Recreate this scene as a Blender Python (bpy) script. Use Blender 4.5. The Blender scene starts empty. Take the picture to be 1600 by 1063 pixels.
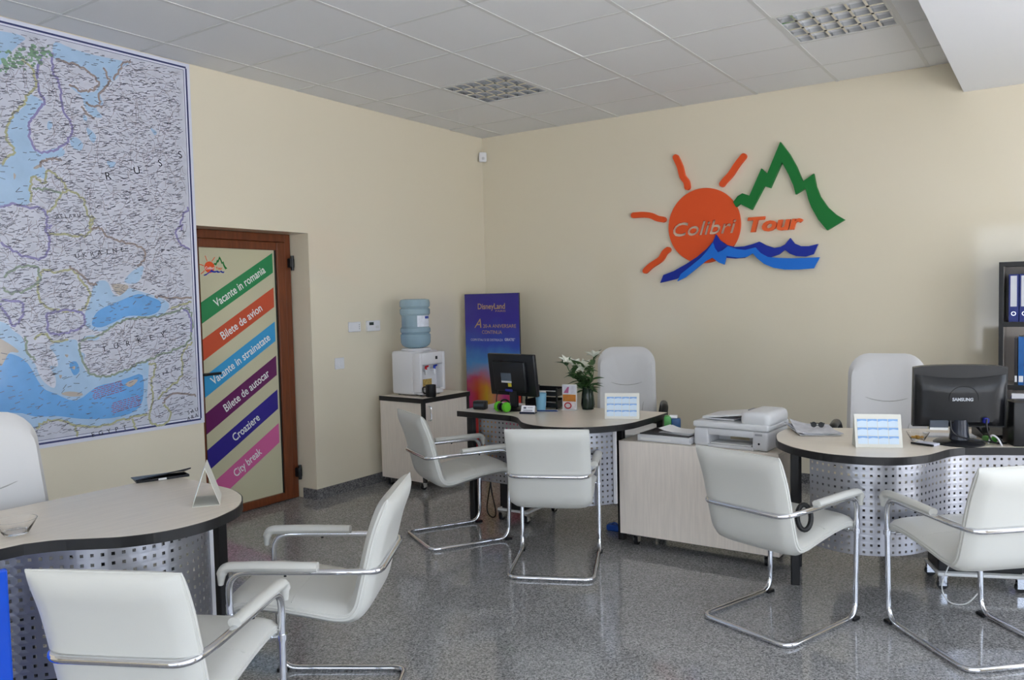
import bpy, bmesh, math, random
from mathutils import Vector, Matrix

# ------------------------------------------------------------------ camera, world, light, exposure
SC = bpy.context.scene
COL = SC.collection
R = math.radians

cam_data = bpy.data.cameras.new('camera')
cam_data.sensor_width = 36.0
cam_data.lens = 1264.667 * 36.0 / 1600.0
cam_data.clip_start = 0.05
cam_data.clip_end = 200
cam = bpy.data.objects.new('camera', cam_data)
COL.objects.link(cam)
YAW, PITCH, ROLL = 0.5951839, -0.0510087, -0.0235752
fwd = Vector((-math.sin(YAW)*math.cos(PITCH), math.cos(YAW)*math.cos(PITCH), math.sin(PITCH)))
rgt = Vector((math.cos(YAW), math.sin(YAW), 0))
upv = rgt.cross(fwd)
r2 = math.cos(ROLL)*rgt + math.sin(ROLL)*upv
u2 = -math.sin(ROLL)*rgt + math.cos(ROLL)*upv
m3 = Matrix((r2, u2, -fwd)).transposed()
cam.matrix_world = Matrix.Translation((4.6306, -6.4011, 1.4830)) @ m3.to_4x4()
SC.camera = cam

world = bpy.data.worlds.new('sky')
SC.world = world
world.use_nodes = True
wn = world.node_tree.nodes; wl = world.node_tree.links
wn.clear()
w_out = wn.new('ShaderNodeOutputWorld'); w_bg = wn.new('ShaderNodeBackground')
w_sky = wn.new('ShaderNodeTexSky')
w_sky.sky_type = 'NISHITA'; w_sky.sun_disc = False
w_sky.sun_elevation = R(50); w_sky.sun_rotation = R(20)
w_sky.dust_density = 3.0; w_sky.air_density = 1.0
w_mix = wn.new('ShaderNodeMixRGB'); w_mix.inputs[0].default_value = 0.70
w_mix.inputs[2].default_value = (4.0, 4.5, 5.3, 1)
wl.new(w_sky.outputs[0], w_mix.inputs[1]); wl.new(w_mix.outputs[0], w_bg.inputs[0])
w_bg.inputs[1].default_value = 1.0
wl.new(w_bg.outputs[0], w_out.inputs[0])

sun_d = bpy.data.lights.new('sun', 'SUN'); sun_d.energy = 20.0; sun_d.angle = R(0.6); sun_d.color = (1, .97, .93)
sun = bpy.data.objects.new('sun', sun_d); COL.objects.link(sun)
sun.rotation_euler = Vector((-.52, -.14, -.84)).to_track_quat('-Z', 'Y').to_euler()      # high on the right: falls on the street and just inside the right-hand windows

SC.view_settings.view_transform = 'Standard'
SC.view_settings.look = 'None'
SC.view_settings.gamma = 1.0
SC.view_settings.exposure = -0.24
SC.view_settings.use_curve_mapping = False

# ------------------------------------------------------------------ helpers
def lin(c):
    def f(v):
        v = v/255.0
        return v/12.92 if v <= .04045 else ((v+.055)/1.055)**2.4
    return (f(c[0]), f(c[1]), f(c[2]), 1.0)

MATS = {}
def mat(name, rgb, rough=.5, metal=0.0, spec=.5, coat=0.0, trans=0.0, var=0.0, scale=20.0, bump=0.0, bscale=200.0, alpha=1.0, ior=1.45, stretch=None, coat_rough=.05):
    if name in MATS: return MATS[name]
    m = bpy.data.materials.new(name); m.use_nodes = True
    nt = m.node_tree; b = nt.nodes['Principled BSDF']
    b.inputs['Base Color'].default_value = lin(rgb)
    b.inputs['Roughness'].default_value = rough
    b.inputs['Metallic'].default_value = metal
    b.inputs['Specular IOR Level'].default_value = spec
    b.inputs['Coat Weight'].default_value = coat
    b.inputs['Coat Roughness'].default_value = coat_rough
    b.inputs['Transmission Weight'].default_value = trans
    b.inputs['IOR'].default_value = ior
    b.inputs['Alpha'].default_value = alpha
    if var or bump:
        tc = nt.nodes.new('ShaderNodeTexCoord')
        mp = nt.nodes.new('ShaderNodeMapping')
        nt.links.new(tc.outputs['Object'], mp.inputs[0])
        if stretch: mp.inputs['Scale'].default_value = stretch
        n = nt.nodes.new('ShaderNodeTexNoise'); n.inputs['Scale'].default_value = scale; n.inputs['Detail'].default_value = 6
        nt.links.new(mp.outputs[0], n.inputs['Vector'])
        if var:
            rp = nt.nodes.new('ShaderNodeValToRGB')
            c = lin(rgb)
            rp.color_ramp.elements[0].position = .3; rp.color_ramp.elements[1].position = .7
            rp.color_ramp.elements[0].color = tuple(max(0, v*(1-var)) for v in c[:3]) + (1,)
            rp.color_ramp.elements[1].color = tuple(min(1, v*(1+var)) for v in c[:3]) + (1,)
            nt.links.new(n.outputs['Fac'], rp.inputs[0]); nt.links.new(rp.outputs[0], b.inputs['Base Color'])
        if bump:
            n2 = nt.nodes.new('ShaderNodeTexNoise'); n2.inputs['Scale'].default_value = bscale; n2.inputs['Detail'].default_value = 3
            nt.links.new(tc.outputs['Object'], n2.inputs['Vector'])
            bp = nt.nodes.new('ShaderNodeBump'); bp.inputs['Strength'].default_value = bump; bp.inputs['Distance'].default_value = .002
            nt.links.new(n2.outputs['Fac'], bp.inputs['Height']); nt.links.new(bp.outputs[0], b.inputs['Normal'])
    MATS[name] = m
    return m

def granite(name, rough=.07, base=((90,90,91),(152,151,150),(202,200,198))):
    m = bpy.data.materials.new(name); m.use_nodes = True
    nt = m.node_tree; b = nt.nodes['Principled BSDF']
    tc = nt.nodes.new('ShaderNodeTexCoord')
    v = nt.nodes.new('ShaderNodeTexVoronoi'); v.inputs['Scale'].default_value = 170
    n = nt.nodes.new('ShaderNodeTexNoise'); n.inputs['Scale'].default_value = 75; n.inputs['Detail'].default_value = 8; n.inputs['Roughness'].default_value = .75
    big = nt.nodes.new('ShaderNodeTexNoise'); big.inputs['Scale'].default_value = 3.0; big.inputs['Detail'].default_value = 3
    for q in (v, n, big): nt.links.new(tc.outputs['Object'], q.inputs['Vector'])
    mx = nt.nodes.new('ShaderNodeMixRGB'); mx.inputs[0].default_value = .45
    nt.links.new(n.outputs['Fac'], mx.inputs[1]); nt.links.new(v.outputs['Color'], mx.inputs[2])
    rp = nt.nodes.new('ShaderNodeValToRGB'); e = rp.color_ramp.elements
    e[0].position = .28; e[0].color = lin(base[0]); e[1].position = .72; e[1].color = lin(base[2])
    k = e.new(.48); k.color = lin(base[1])
    nt.links.new(mx.outputs[0], rp.inputs[0])
    m2 = nt.nodes.new('ShaderNodeMixRGB'); m2.blend_type = 'MULTIPLY'; m2.inputs[0].default_value = .25
    nt.links.new(rp.outputs[0], m2.inputs[1]); nt.links.new(big.outputs['Fac'], m2.inputs[2])
    nt.links.new(m2.outputs[0], b.inputs['Base Color'])
    b.inputs['Roughness'].default_value = rough; b.inputs['Specular IOR Level'].default_value = .55
    return m

class MB:
    """collects shapes into one mesh"""
    def __init__(s): s.bm = bmesh.new()
    def _xf(s, vs, M):
        if M is not None: bmesh.ops.transform(s.bm, matrix=M, verts=vs)
    def box(s, x0, x1, y0, y1, z0, z1, bev=0.0, seg=2, M=None):
        co = [(x0,y0,z0),(x1,y0,z0),(x1,y1,z0),(x0,y1,z0),(x0,y0,z1),(x1,y0,z1),(x1,y1,z1),(x0,y1,z1)]
        t = bmesh.new(); v = [t.verts.new(c) for c in co]
        for f in ((0,3,2,1),(4,5,6,7),(0,1,5,4),(1,2,6,5),(2,3,7,6),(3,0,4,7)): t.faces.new([v[i] for i in f])
        if bev: bmesh.ops.bevel(t, geom=list(t.edges), offset=bev, segments=seg, affect='EDGES', profile=.5)
        if M is not None: bmesh.ops.transform(t, matrix=M, verts=list(t.verts))
        s.merge(t); return s
    def merge(s, t):
        mp = {}
        for v in t.verts: mp[v] = s.bm.verts.new(v.co)
        for f in t.faces:
            try: s.bm.faces.new([mp[v] for v in f.verts])
            except ValueError: pass
        t.free()
    def lathe(s, prof, n=24, cx=0, cy=0, axis='Z', M=None):
        t = bmesh.new(); rings = []
        for r, z in prof:
            if r < 1e-5: rings.append([t.verts.new((cx, cy, z))])
            else: rings.append([t.verts.new((cx+r*math.cos(2*math.pi*i/n), cy+r*math.sin(2*math.pi*i/n), z)) for i in range(n)])
        for a, b in zip(rings[:-1], rings[1:]):
            if len(a) == 1 and len(b) == 1: continue
            for i in range(n):
                j = (i+1) % n
                if len(a) == 1: t.faces.new((a[0], b[j], b[i]))
                elif len(b) == 1: t.faces.new((a[i], a[j], b[0]))
                else: t.faces.new((a[i], a[j], b[j], b[i]))
        if M is not None: bmesh.ops.transform(t, matrix=M, verts=list(t.verts))
        s.merge(t); return s
    def cyl(s, p0, p1, r, n=16, r1=None):
        p0 = Vector(p0); p1 = Vector(p1); d = p1-p0
        q = Vector((0,0,1)).rotation_difference(d.normalized()).to_matrix().to_4x4()
        M = Matrix.Translation(p0) @ q; L = d.length; r1 = r if r1 is None else r1
        return s.lathe([(0,0),(r,0),(r1,L),(0,L)], n, M=M)
    def tube(s, pts, r, n=10, closed=False, sx=1.0):
        pts = [Vector(p) for p in pts]; N = len(pts)
        T = []
        for i in range(N):
            if closed: d = pts[(i+1) % N]-pts[i-1]
            else: d = pts[min(i+1,N-1)]-pts[max(i-1,0)]
            T.append(d.normalized() if d.length > 1e-9 else Vector((1,0,0)))
        a = Vector((0,0,1)) if abs(T[0].z) < .9 else Vector((0,1,0))
        u = T[0].cross(a).normalized(); rings = []; us = []
        for i in range(N):
            if i: u = (u - T[i]*u.dot(T[i])); u.normalize()
            us.append(u.copy())
        tw = 0.0
        if closed:
            w = T[0].cross(us[0]); e = us[-1]-T[0]*us[-1].dot(T[0]); e.normalize()
            tw = math.atan2(e.dot(w), e.dot(us[0]))
        rr = r if isinstance(r, (list, tuple)) else [r]*N
        for i in range(N):
            an = -tw*i/N if closed else 0
            w = T[i].cross(us[i])
            rings.append([s.bm.verts.new(pts[i] + rr[i]*(us[i]*math.cos(2*math.pi*k/n+an)*sx + w*math.sin(2*math.pi*k/n+an))) for k in range(n)])
        M = N if closed else N-1
        for i in range(M):
            A = rings[i]; B = rings[(i+1) % N]
            for k in range(n):
                s.bm.faces.new((A[k], A[(k+1) % n], B[(k+1) % n], B[k]))
        if not closed:
            s.bm.faces.new(list(reversed(rings[0]))); s.bm.faces.new(rings[-1])
        return s
    def prism(s, poly, z0, z1, f=None, bev=0.0):
        """poly extruded from z0 to z1; f maps (x,y,z) to a point"""
        f = f or (lambda x, y, z: (x, y, z))
        ar = sum(poly[i][0]*poly[(i+1) % len(poly)][1]-poly[(i+1) % len(poly)][0]*poly[i][1] for i in range(len(poly)))
        if ar < 0: poly = list(reversed(poly))
        a = [s.bm.verts.new(f(x, y, z0)) for x, y in poly]; b = [s.bm.verts.new(f(x, y, z1)) for x, y in poly]
        s.bm.faces.new(list(reversed(a))); s.bm.faces.new(b); n = len(a)
        for i in range(n): s.bm.faces.new((a[i], a[(i+1) % n], b[(i+1) % n], b[i]))
        return s
    def poly(s, pts):
        s.bm.faces.new([s.bm.verts.new(p) for p in pts]); return s
    def ribbon(s, pts, w, f):
        """flat ribbon of width w along 2d points; f maps (a,b) to 3d"""
        pts = [Vector(p) for p in pts]; L = []; 
        for i, p in enumerate(pts):
            d = pts[min(i+1, len(pts)-1)]-pts[max(i-1, 0)]; d.normalize(); nrm = Vector((-d.y, d.x))*w/2
            L.append((s.bm.verts.new(f(*(p+nrm))), s.bm.verts.new(f(*(p-nrm)))))
        for (a, b), (c, d) in zip(L[:-1], L[1:]): s.bm.faces.new((a, b, d, c))
        return s
    def build(s, name, m, parent=None, smooth=False, loc=None, normals=True):
        if normals: bmesh.ops.recalc_face_normals(s.bm, faces=list(s.bm.faces))
        me = bpy.data.meshes.new(name); s.bm.to_mesh(me); s.bm.free()
        if smooth:
            me.polygons.foreach_set('use_smooth', [True]*len(me.polygons))
            try: me.set_sharp_from_angle(angle=R(38))
            except Exception: pass
        me.materials.append(m)
        o = bpy.data.objects.new(name, me); COL.objects.link(o)
        if parent is not None: o.parent = parent
        if loc is not None: o.location = loc
        return o

def thing(name, label, cat, loc=(0,0,0), rz=0.0, group=None):
    o = bpy.data.objects.new(name, None); COL.objects.link(o)
    o.empty_display_size = .1
    o.location = loc; o.rotation_euler = (0, 0, rz)
    return tag(o, label, cat, group)
def tag(o, label, cat, group=None):
    o['label'] = label; o['category'] = cat
    if group: o['group'] = group
    return o
def struct(o, label=None):
    o['kind'] = 'structure'
    if label: o['label'] = label
    return o
def copy_tree(o, parent=None):
    c = o.copy(); COL.objects.link(c)
    if parent is not None: c.parent = parent
    for ch in list(o.children): copy_tree(ch, c)
    return c
def fillet(pts, rad, seg=6, closed=False):
    pts = [Vector(p) for p in pts]; out = []; N = len(pts)
    for i, p in enumerate(pts):
        if not closed and i in (0, N-1): out.append(p); continue
        a = pts[i-1]; b = pts[(i+1) % N]
        rr = rad[i] if isinstance(rad, (list, tuple)) else rad
        da = (a-p); db = (b-p); t = min(rr, da.length*.49, db.length*.49)
        if t < 1e-4: out.append(p); continue
        A = p+da.normalized()*t; B = p+db.normalized()*t
        for k in range(seg+1):
            s = k/seg; out.append(A*(1-s)**2 + p*2*s*(1-s) + B*s*s)
    return out
def catmull(pts, n=6, closed=False):
    P = [Vector(p) for p in pts]; out = []; N = len(P)
    for i in range(N if closed else N-1):
        if closed: a, b, c, d = P[i-1], P[i], P[(i+1) % N], P[(i+2) % N]
        else: a, b, c, d = P[max(i-1,0)], P[i], P[i+1], P[min(i+2,N-1)]
        for k in range(n):
            t = k/n
            out.append(.5*((2*b)+(c-a)*t+(2*a-5*b+4*c-d)*t*t+(3*b-a-3*c+d)*t**3))
    if not closed: out.append(P[-1])
    return out

def text_mesh(body, size, bold=0.0, shear=0.0, extrude=0.0, width=None, align='CENTER', spacing=1.0):
    cu = bpy.data.curves.new('lettering', 'FONT'); cu.body = body; cu.size = size
    cu.align_x = align; cu.align_y = 'BOTTOM_BASELINE'; cu.offset = bold; cu.shear = shear; cu.extrude = extrude
    cu.space_character = spacing; cu.resolution_u = 3
    o = bpy.data.objects.new('lettering', cu); COL.objects.link(o)
    dg = bpy.context.evaluated_depsgraph_get(); dg.update()
    me = bpy.data.meshes.new_from_object(o.evaluated_get(dg))
    bpy.data.objects.remove(o); bpy.data.curves.remove(cu)
    if width and len(me.vertices):
        xs = [v.co.x for v in me.vertices]; w = max(xs)-min(xs)
        if w > 1e-6:
            k = width/w
            for v in me.vertices: v.co.x *= k
    return me
def text(name, body, size, m, parent, M, **kw):
    me = text_mesh(body, size, **kw); me.materials.clear(); me.materials.append(m)
    o = bpy.data.objects.new(name, me); COL.objects.link(o)
    o.parent = parent; o.matrix_local = M
    return o
def frame(org, u, v):
    u = Vector(u).normalized(); v = Vector(v).normalized(); n = u.cross(v)
    M = Matrix((u, v, n)).transposed().to_4x4(); M.translation = Vector(org); return M
ON_LEFT = lambda y, z, x=0.0: frame((x, y, z), (0,1,0), (0,0,1))
ON_BACK = lambda x, z, y=0.0: frame((x, y, z), (1,0,0), (0,0,1))

random.seed(7)
# ------------------------------------------------------------------ materials
M_wall = mat('cream_paint', (233,223,200), rough=.06, spec=.6)
M_white = mat('white_plaster', (236,236,238), rough=.7)
M_tile = mat('ceiling_tile', (238,238,238), rough=.9, bump=.25, bscale=900, var=.02, scale=300)
M_rail = mat('ceiling_rail', (222,222,220), rough=.5)
M_floor = granite('granite_floor')
M_plinth = granite('granite_plinth', .2, ((60,60,62),(112,111,112),(160,158,158)))
M_black = mat('black_plastic', (20,20,22), rough=.35)
M_blackm = mat('black_edge', (26,25,26), rough=.4)
M_wood = mat('pale_maple', (231,220,204), rough=.28, var=.05, scale=6, stretch=(1,14,1), spec=.5)
M_woodv = mat('pale_maple_upright', (236,225,213), rough=.22, var=.05, scale=6, stretch=(14,14,1), spec=.5)
M_chrome = mat('chrome', (225,226,230), rough=.08, metal=1.0)
M_leather = mat('white_leather', (214,213,206), rough=.36, spec=.5, bump=.12, bscale=420)
M_leather2 = mat('pale_leather', (216,214,212), rough=.42, spec=.45, bump=.12, bscale=420)
M_stitch = mat('grey_stitch', (176,173,168), rough=.7)
M_perf = mat('grey_metal', (176,177,184), rough=.36, metal=.85)
M_paper = mat('white_paper', (240,240,242), rough=.8)
M_glassw = mat('clear_glass', (255,255,255), rough=.0, trans=1.0, ior=1.5)
M_whitep = mat('white_plastic', (232,232,235), rough=.35)

# ------------------------------------------------------------------ the room
H = 3.03; XR = 6.9; YF = -12.0
DY0, DY1, DH = -3.18, -2.233, 2.005        # door opening in the left wall
struct(MB().box(-.3, XR+.3, YF-.3, .3, -.12, 0).build('floor', M_floor), 'polished speckled grey granite floor')
w = MB()
w.box(-.34, 0, YF, DY0, 0, H+.15); w.box(-.34, 0, DY1, 0, 0, H+.15); w.box(-.34, 0, DY0, DY1, DH, H+.15)
struct(w.build('wall_left', M_wall), 'cream painted wall with the door recess')
struct(MB().box(-.34, XR+.3, 0, .3, 0, H+.15).build('wall_back', M_wall), 'cream painted wall carrying the big sign')
# glazed street front behind the camera and on the right
fw = MB()
FRW = [(3.2, 4.8), (5.0, 6.6)]
fw.box(-.34, XR+.3, YF-.3, YF, 2.72, H+.15); fw.box(-.34, XR+.3, YF-.3, YF, 0, .12)
for a, b in ((-.34, 3.2), (4.8, 5.0), (6.6, XR+.3)): fw.box(a, b, YF-.3, YF, .12, 2.72)
struct(fw.build('wall_front', M_wall), 'cream wall with shop windows')
rw = MB()
RRW = [(-11.2, -9.0), (-8.8, -6.6), (-6.4, -4.2), (-3.4, -1.2)]
rw.box(XR, XR+.3, YF, 0, 2.62, H+.15); rw.box(XR, XR+.3, YF, 0, 0, .12)
for a, b in ((YF, -11.2), (-9.0, -8.8), (-6.6, -6.4), (-4.2, -3.4), (-1.2, 0)): rw.box(XR, XR+.3, a, b, .12, 2.62)
struct(rw.build('wall_right', M_wall), 'cream wall with shop windows')
M_alu = mat('white_window_profile', (228,228,228), rough=.4)
wi = 0
for (a, b) in FRW:
    wi += 1
    o = struct(MB().box(a, a+.06, YF-.16, YF-.1, .12, 2.72).box(b-.06, b, YF-.16, YF-.1, .12, 2.72).box(a+.06, b-.06, YF-.16, YF-.1, .12, .18).box(a+.06, b-.06, YF-.16, YF-.1, 2.66, 2.72).box(a+.06, b-.06, YF-.16, YF-.1, 2.02, 2.08).build('window_%d' % wi, M_alu), 'white framed shop window')
for (a, b) in RRW:
    wi += 1
    o = struct(MB().box(XR+.1, XR+.16, a, a+.06, .12, 2.62).box(XR+.1, XR+.16, b-.06, b, .12, 2.62).box(XR+.1, XR+.16, a+.06, b-.06, .12, .18).box(XR+.1, XR+.16, a+.06, b-.06, 2.56, 2.62).box(XR+.1, XR+.16, a+.06, b-.06, 2.02, 2.08).build('window_%d' % wi, M_alu), 'white framed shop window')
struct(MB().box(-30, 40, -40, 40, -.3, -.125).build('street_pavement', mat('street_paving', (204,206,208), rough=.9, var=.08, scale=2)), 'pale paving outside')
# plinths
T_ = .012; PH = .078
struct(MB().box(0, T_, DY1, -T_, 0, PH).box(0, T_, YF, DY0, 0, PH).box(-.14, 0, DY1-T_, DY1, 0, PH).box(0, T_, DY1-T_, DY1, 0, PH).build('baseboard_left', M_plinth), 'grey granite skirting')
struct(MB().box(0, XR, -T_, 0, 0, PH).build('baseboard_back', M_plinth), 'grey granite skirting')

# ceiling: slab, rails, lay-in tiles
BX = 4.075                                 # left edge of the dropped beam
ceil = struct(MB().box(-.34, XR+.3, YF-.3, .3, H+.03, H+.15).build('ceiling', M_white), 'suspended ceiling of square tiles')
gx = [.257+.6*i for i in range(7)]; gx = [x for x in gx if x < BX]
gy = [-.51-.6*j for j in range(19)]
xe = [0]+gx+[BX]; ye = [0]+gy+[YF]
for x in gx: MB().box(x-.012, x+.012, YF, 0, H, H+.03).build('grid_rail', M_rail, ceil)
for i in range(len(xe)-1):
    a, b = xe[i]+.012, xe[i+1]-.012
    me = None
    for y in gy:
        if me is None: o = MB().box(a, b, -.010, .010, H+.001, H+.03).build('cross_rail', M_rail, ceil); me = o.data
        else:
            o = bpy.data.objects.new('cross_rail', me); COL.objects.link(o); o.parent = ceil
        o.location = (0, y, 0)
LIGHTS = {(2, 2), (6, 2), (6, 6), (2, 10), (6, 10)}   # cell (column, row) counted from the corner
tile_me = {}
for i in range(len(xe)-1):
    for j in range(len(ye)-1):
        if (i, j) in LIGHTS: continue
        a, b = xe[i], xe[i+1]; d, c = ye[j], ye[j+1]
        k = (round(b-a, 3), round(d-c, 3))
        if k not in tile_me:
            hx, hy = (b-a)/2-.004, (d-c)/2-.004
            o = MB().box(-hx, hx, -hy, hy, 0, .012).build('ceiling_tile', M_tile, ceil); tile_me[k] = o.data
        else:
            o = bpy.data.objects.new('ceiling_tile', tile_me[k]); COL.objects.link(o); o.parent = ceil
        o.location = ((a+b)/2, (c+d)/2, H+.0025)
        q = random.random()
        if q < .22: o.rotation_euler = (random.uniform(0, .006), random.uniform(-.006, .006), 0); o.location.z += .0016
beam = struct(MB().box(BX, XR, YF, 0, 2.822, H+.03).build('ceiling_beam', mat('beam_white', (248,250,255), rough=.55)), 'dropped white plaster beam over the right side of the room')

# recessed light fittings with mirror louvres
M_mirror = mat('louvre_mirror', (222,224,226), rough=.16, metal=1.0)
def light_fitting(cx, cy, label):
    t = thing('ceiling_light', label, 'ceiling light', (cx, cy, H), 0, 'recessed louvre lights in the ceiling')
    s = .286
    MB().box(-s, s, -s, s, .095, .1).box(-s, -s+.003, -s, s, .004, .095).box(s-.003, s, -s, s, .004, .095).box(-s+.003, s-.003, -s, -s+.003, .004, .095).box(-s+.003, s-.003, s-.003, s, .004, .095).build('housing', M_mirror, t)
    MB().box(-s-.002, s+.002, -s-.002, -s+.012, -.001, .004).box(-s-.002, s+.002, s-.012, s+.002, -.001, .004).box(-s-.002, -s+.012, -s+.012, s-.012, -.001, .004).box(s-.012, s+.002, -s+.012, s-.012, -.001, .004).build('trim_frame', M_rail, t)
    for k in range(1, 6):
        x = -s+2*s*k/6
        MB().prism([(-.013, .004), (.013, .004), (.003, .05), (-.003, .05)], -s+.013, s-.013, f=lambda a, b, c, x=x: (x+a*.55, c, b)).build('cross_blade', M_mirror, t)
    for k in range(1, 4):
        y = -s+2*s*k/4
        MB().prism([(-.016, .004), (.016, .004), (.003, .056), (-.003, .056)], -s+.013, s-.013, f=lambda a, b, c, y=y: (c, y+a*.8, b)).build('lane_divider', M_mirror, t)
    for k in range(4):
        y = -s+2*s*(k+.5)/4
        MB().cyl((-s+.01, y, .075), (s-.01, y, .075), .009, 12).build('lamp_tube', M_whitep, t, smooth=True)
    return t
light_fitting(1.157, -1.41, 'square mirrored louvre ceiling light above the poster corner')
light_fitting(3.557, -1.41, 'square mirrored louvre ceiling light next to the white beam')
for (cx, cy, lb) in ((3.557, -3.81, 'square mirrored louvre ceiling light over the middle of the room'),):
    light_fitting(cx, cy, lb)
for (cx, cy, lb) in ((1.157, -6.21, 'square mirrored louvre ceiling light by the shop window, left'), (3.557, -6.21, 'square mirrored louvre ceiling light by the shop window, right')):
    light_fitting(cx, cy, lb)

# ------------------------------------------------------------------ door
M_door = mat('red_brown_wood_film', (112,58,30), rough=.35, var=.22, scale=5, stretch=(8,8,.8))
M_film = mat('cream_film', (205,200,168), rough=.12, spec=.6)
door = struct(thing('door_1', 'brown framed door with slanted coloured stripes', 'door'))
del door['category']
DX = -.2; y0, y1 = DY0+.004, DY1-.012
fr = MB()
fr.box(DX-.06, DX+.012, y1-.055, y1, .004, DH-.001, .004).box(DX-.06, DX+.012, y0, y0+.055, .004, DH-.001, .004).box(DX-.06, DX+.012, y0+.055, y1-.055, 1.945, DH-.001, .004)
fr.build('door_frame', M_door, door)
lf = MB(); a, b = y0+.057, y1-.057
lf.box(DX-.05, DX+.022, b-.08, b, .008, 1.942, .006).box(DX-.05, DX+.022, a, a+.08, .008, 1.942, .006).box(DX-.05, DX+.022, a+.08, b-.08, 1.882, 1.942, .006).box(DX-.05, DX+.022, a+.08, b-.08, .008, .066, .006)
lf.build('door_leaf', M_door, door)
pa, pb, pz0, pz1 = a+.07, b-.07, .06, 1.888
MB().box(DX-.13, DX-.10, y0-.02, y1+.02, .002, DH+.02).build('door_light_block', M_door, door)  # unseen panel added behind the door to block outside light leaking in
pan = MB().box(DX-.03, DX, pa, pb, pz0, pz1).build('pane', M_film, door)
g = .006
MB().box(DX, DX+.012, pb-.012-g, pb-.012, pz0, pz1).box(DX, DX+.012, pa+.012, pa+.012+g, pz0, pz1).build('gasket', M_black, door)
STRIPES = [((38,140,84),'Vacante in romania'),((205,84,52),'Bilete de avion'),((58,160,214),'Vacante in strainatate'),((104,34,92),'Bilete de autocar'),((54,44,140),'Croaziere'),((214,104,158),'City break')]
SLX = 0.575
M_ltr = mat('white_lettering', (236,238,236), rough=.4)
ang = math.atan(SLX)
for k, (c, tx) in enumerate(STRIPES):
    zt = 1.862-.2535*k; yr = -2.406; yl = pa+.012
    pts = [(yr, zt), (yr, zt-.145), (yl, zt-.145-SLX*(yr-yl)), (yl, zt-SLX*(yr-yl))]
    if pts[2][1] < pz0:
        zb = pz0+.002
        yb = yr-(zt-.145-zb)/SLX; pts = [(yr, zt), (yr, zt-.145), (yb, zb), (yr-(zt-zb)/SLX, zb)] if zt-SLX*(yr-yl) < zb else [(yr, zt), (yr, zt-.145), (yb, zb), (yl, zb), (yl, zt-SLX*(yr-yl))]
    st = MB().prism(pts, DX-.001, DX+.0012, f=lambda p, q, r: (r, p, q)).build('stripe', mat('stripe_%d' % k, c, rough=.3), door)
    wid = {0:.50, 1:.40, 2:.58, 3:.45, 4:.26, 5:.27}[k]; cy = {0:-2.70, 1:-2.70, 2:-2.715, 3:-2.68, 4:-2.70, 5:-2.70}[k]
    cz = zt-.0725-SLX*(yr-cy)
    Mx = frame((DX+.0018, cy, cz), (0, math.cos(ang), math.sin(ang)), (0, -math.sin(ang), math.cos(ang))) @ Matrix.Translation((0, -.028, 0))
    text('lettering', tx, .082, M_ltr, st, Mx, bold=.0012, width=wid)
def hinge(z):
    MB().box(DX+.012, DX+.05, y1-.035, y1+.006, z-.035, z+.035, .006).cyl((DX+.045, y1-.012, z-.055), (DX+.045, y1-.012, z+.055), .012, 12).build('hinge', M_black, door, smooth=True)
hinge(1.79); hinge(.20)
MB().box(DX+.022, DX+.032, a+.03, a+.06, .94, 1.09, .004).tube(fillet([(DX+.03, a+.045, 1.02), (DX+.075, a+.045, 1.02), (DX+.075, a+.175, 1.02)], .015), .010, 10).build('handle', M_black, door, smooth=True)

# ------------------------------------------------------------------ wall sign "Colibri Tour" (thick cut-out shapes)
LOGO_MOUNTAIN = [(2.846,2.636),(2.914,2.536),(2.966,2.435),(3.012,2.318),(3.092,2.369),(3.109,2.273),(3.137,2.195),(3.193,2.108),(3.249,2.051),(3.311,2.008),(3.187,1.939),(3.125,2.020),(3.074,2.118),(3.052,2.179),(3.031,2.265),(2.959,2.226),(2.942,2.295),(2.907,2.382),(2.857,2.481),(2.767,2.292),(2.721,2.311),(2.622,2.136),(2.528,2.191),(2.496,2.168),(2.474,2.210),(2.510,2.251),(2.548,2.272),(2.604,2.248),(2.700,2.450),(2.744,2.405)]
LOGO_DARKWAVE = [(1.845,1.587),(1.875,1.652),(1.966,1.681),(2.077,1.735),(2.173,1.789),(2.253,1.849),(2.307,1.903),(2.334,1.961),(2.366,1.912),(2.423,1.871),(2.487,1.852),(2.563,1.853),(2.626,1.866),(2.681,1.883),(2.736,1.851),(2.797,1.828),(2.845,1.833),(2.880,1.851),(2.919,1.897),(2.951,1.853),(2.998,1.830),(3.056,1.827),(3.124,1.840),(3.090,1.765),(3.032,1.749),(2.962,1.757),(2.916,1.777),(2.878,1.809),(2.832,1.775),(2.760,1.755),(2.686,1.758),(2.637,1.797),(2.562,1.762),(2.486,1.760),(2.409,1.771),(2.305,1.789),(2.253,1.779),(2.131,1.707),(1.993,1.615)]
LOGO_LIGHTWAVE = [(2.004,1.595),(2.035,1.653),(2.131,1.720),(2.213,1.781),(2.266,1.835),(2.313,1.896),(2.326,1.851),(2.352,1.816),(2.391,1.829),(2.436,1.862),(2.500,1.836),(2.575,1.823),(2.656,1.839),(2.693,1.795),(2.748,1.761),(2.832,1.749),(2.927,1.742),(3.021,1.740),(3.139,1.739),(3.095,1.658),(2.985,1.653),(2.879,1.657),(2.795,1.674),(2.723,1.707),(2.668,1.753),(2.634,1.795),(2.587,1.769),(2.524,1.763),(2.422,1.783),(2.406,1.715),(2.357,1.736),(2.305,1.776),(2.252,1.753),(2.171,1.693),(2.076,1.625)]
LOGO_RAY0 = [(1.990,2.619),(2.026,2.538),(2.046,2.459),(2.079,2.411),(2.088,2.365)]
LOGO_RAY1 = [(2.557,2.560),(2.506,2.504),(2.455,2.435),(2.403,2.385),(2.383,2.362)]
LOGO_RAY2 = [(1.602,2.172),(1.689,2.170),(1.761,2.157),(1.818,2.129),(1.872,2.116)]
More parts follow.
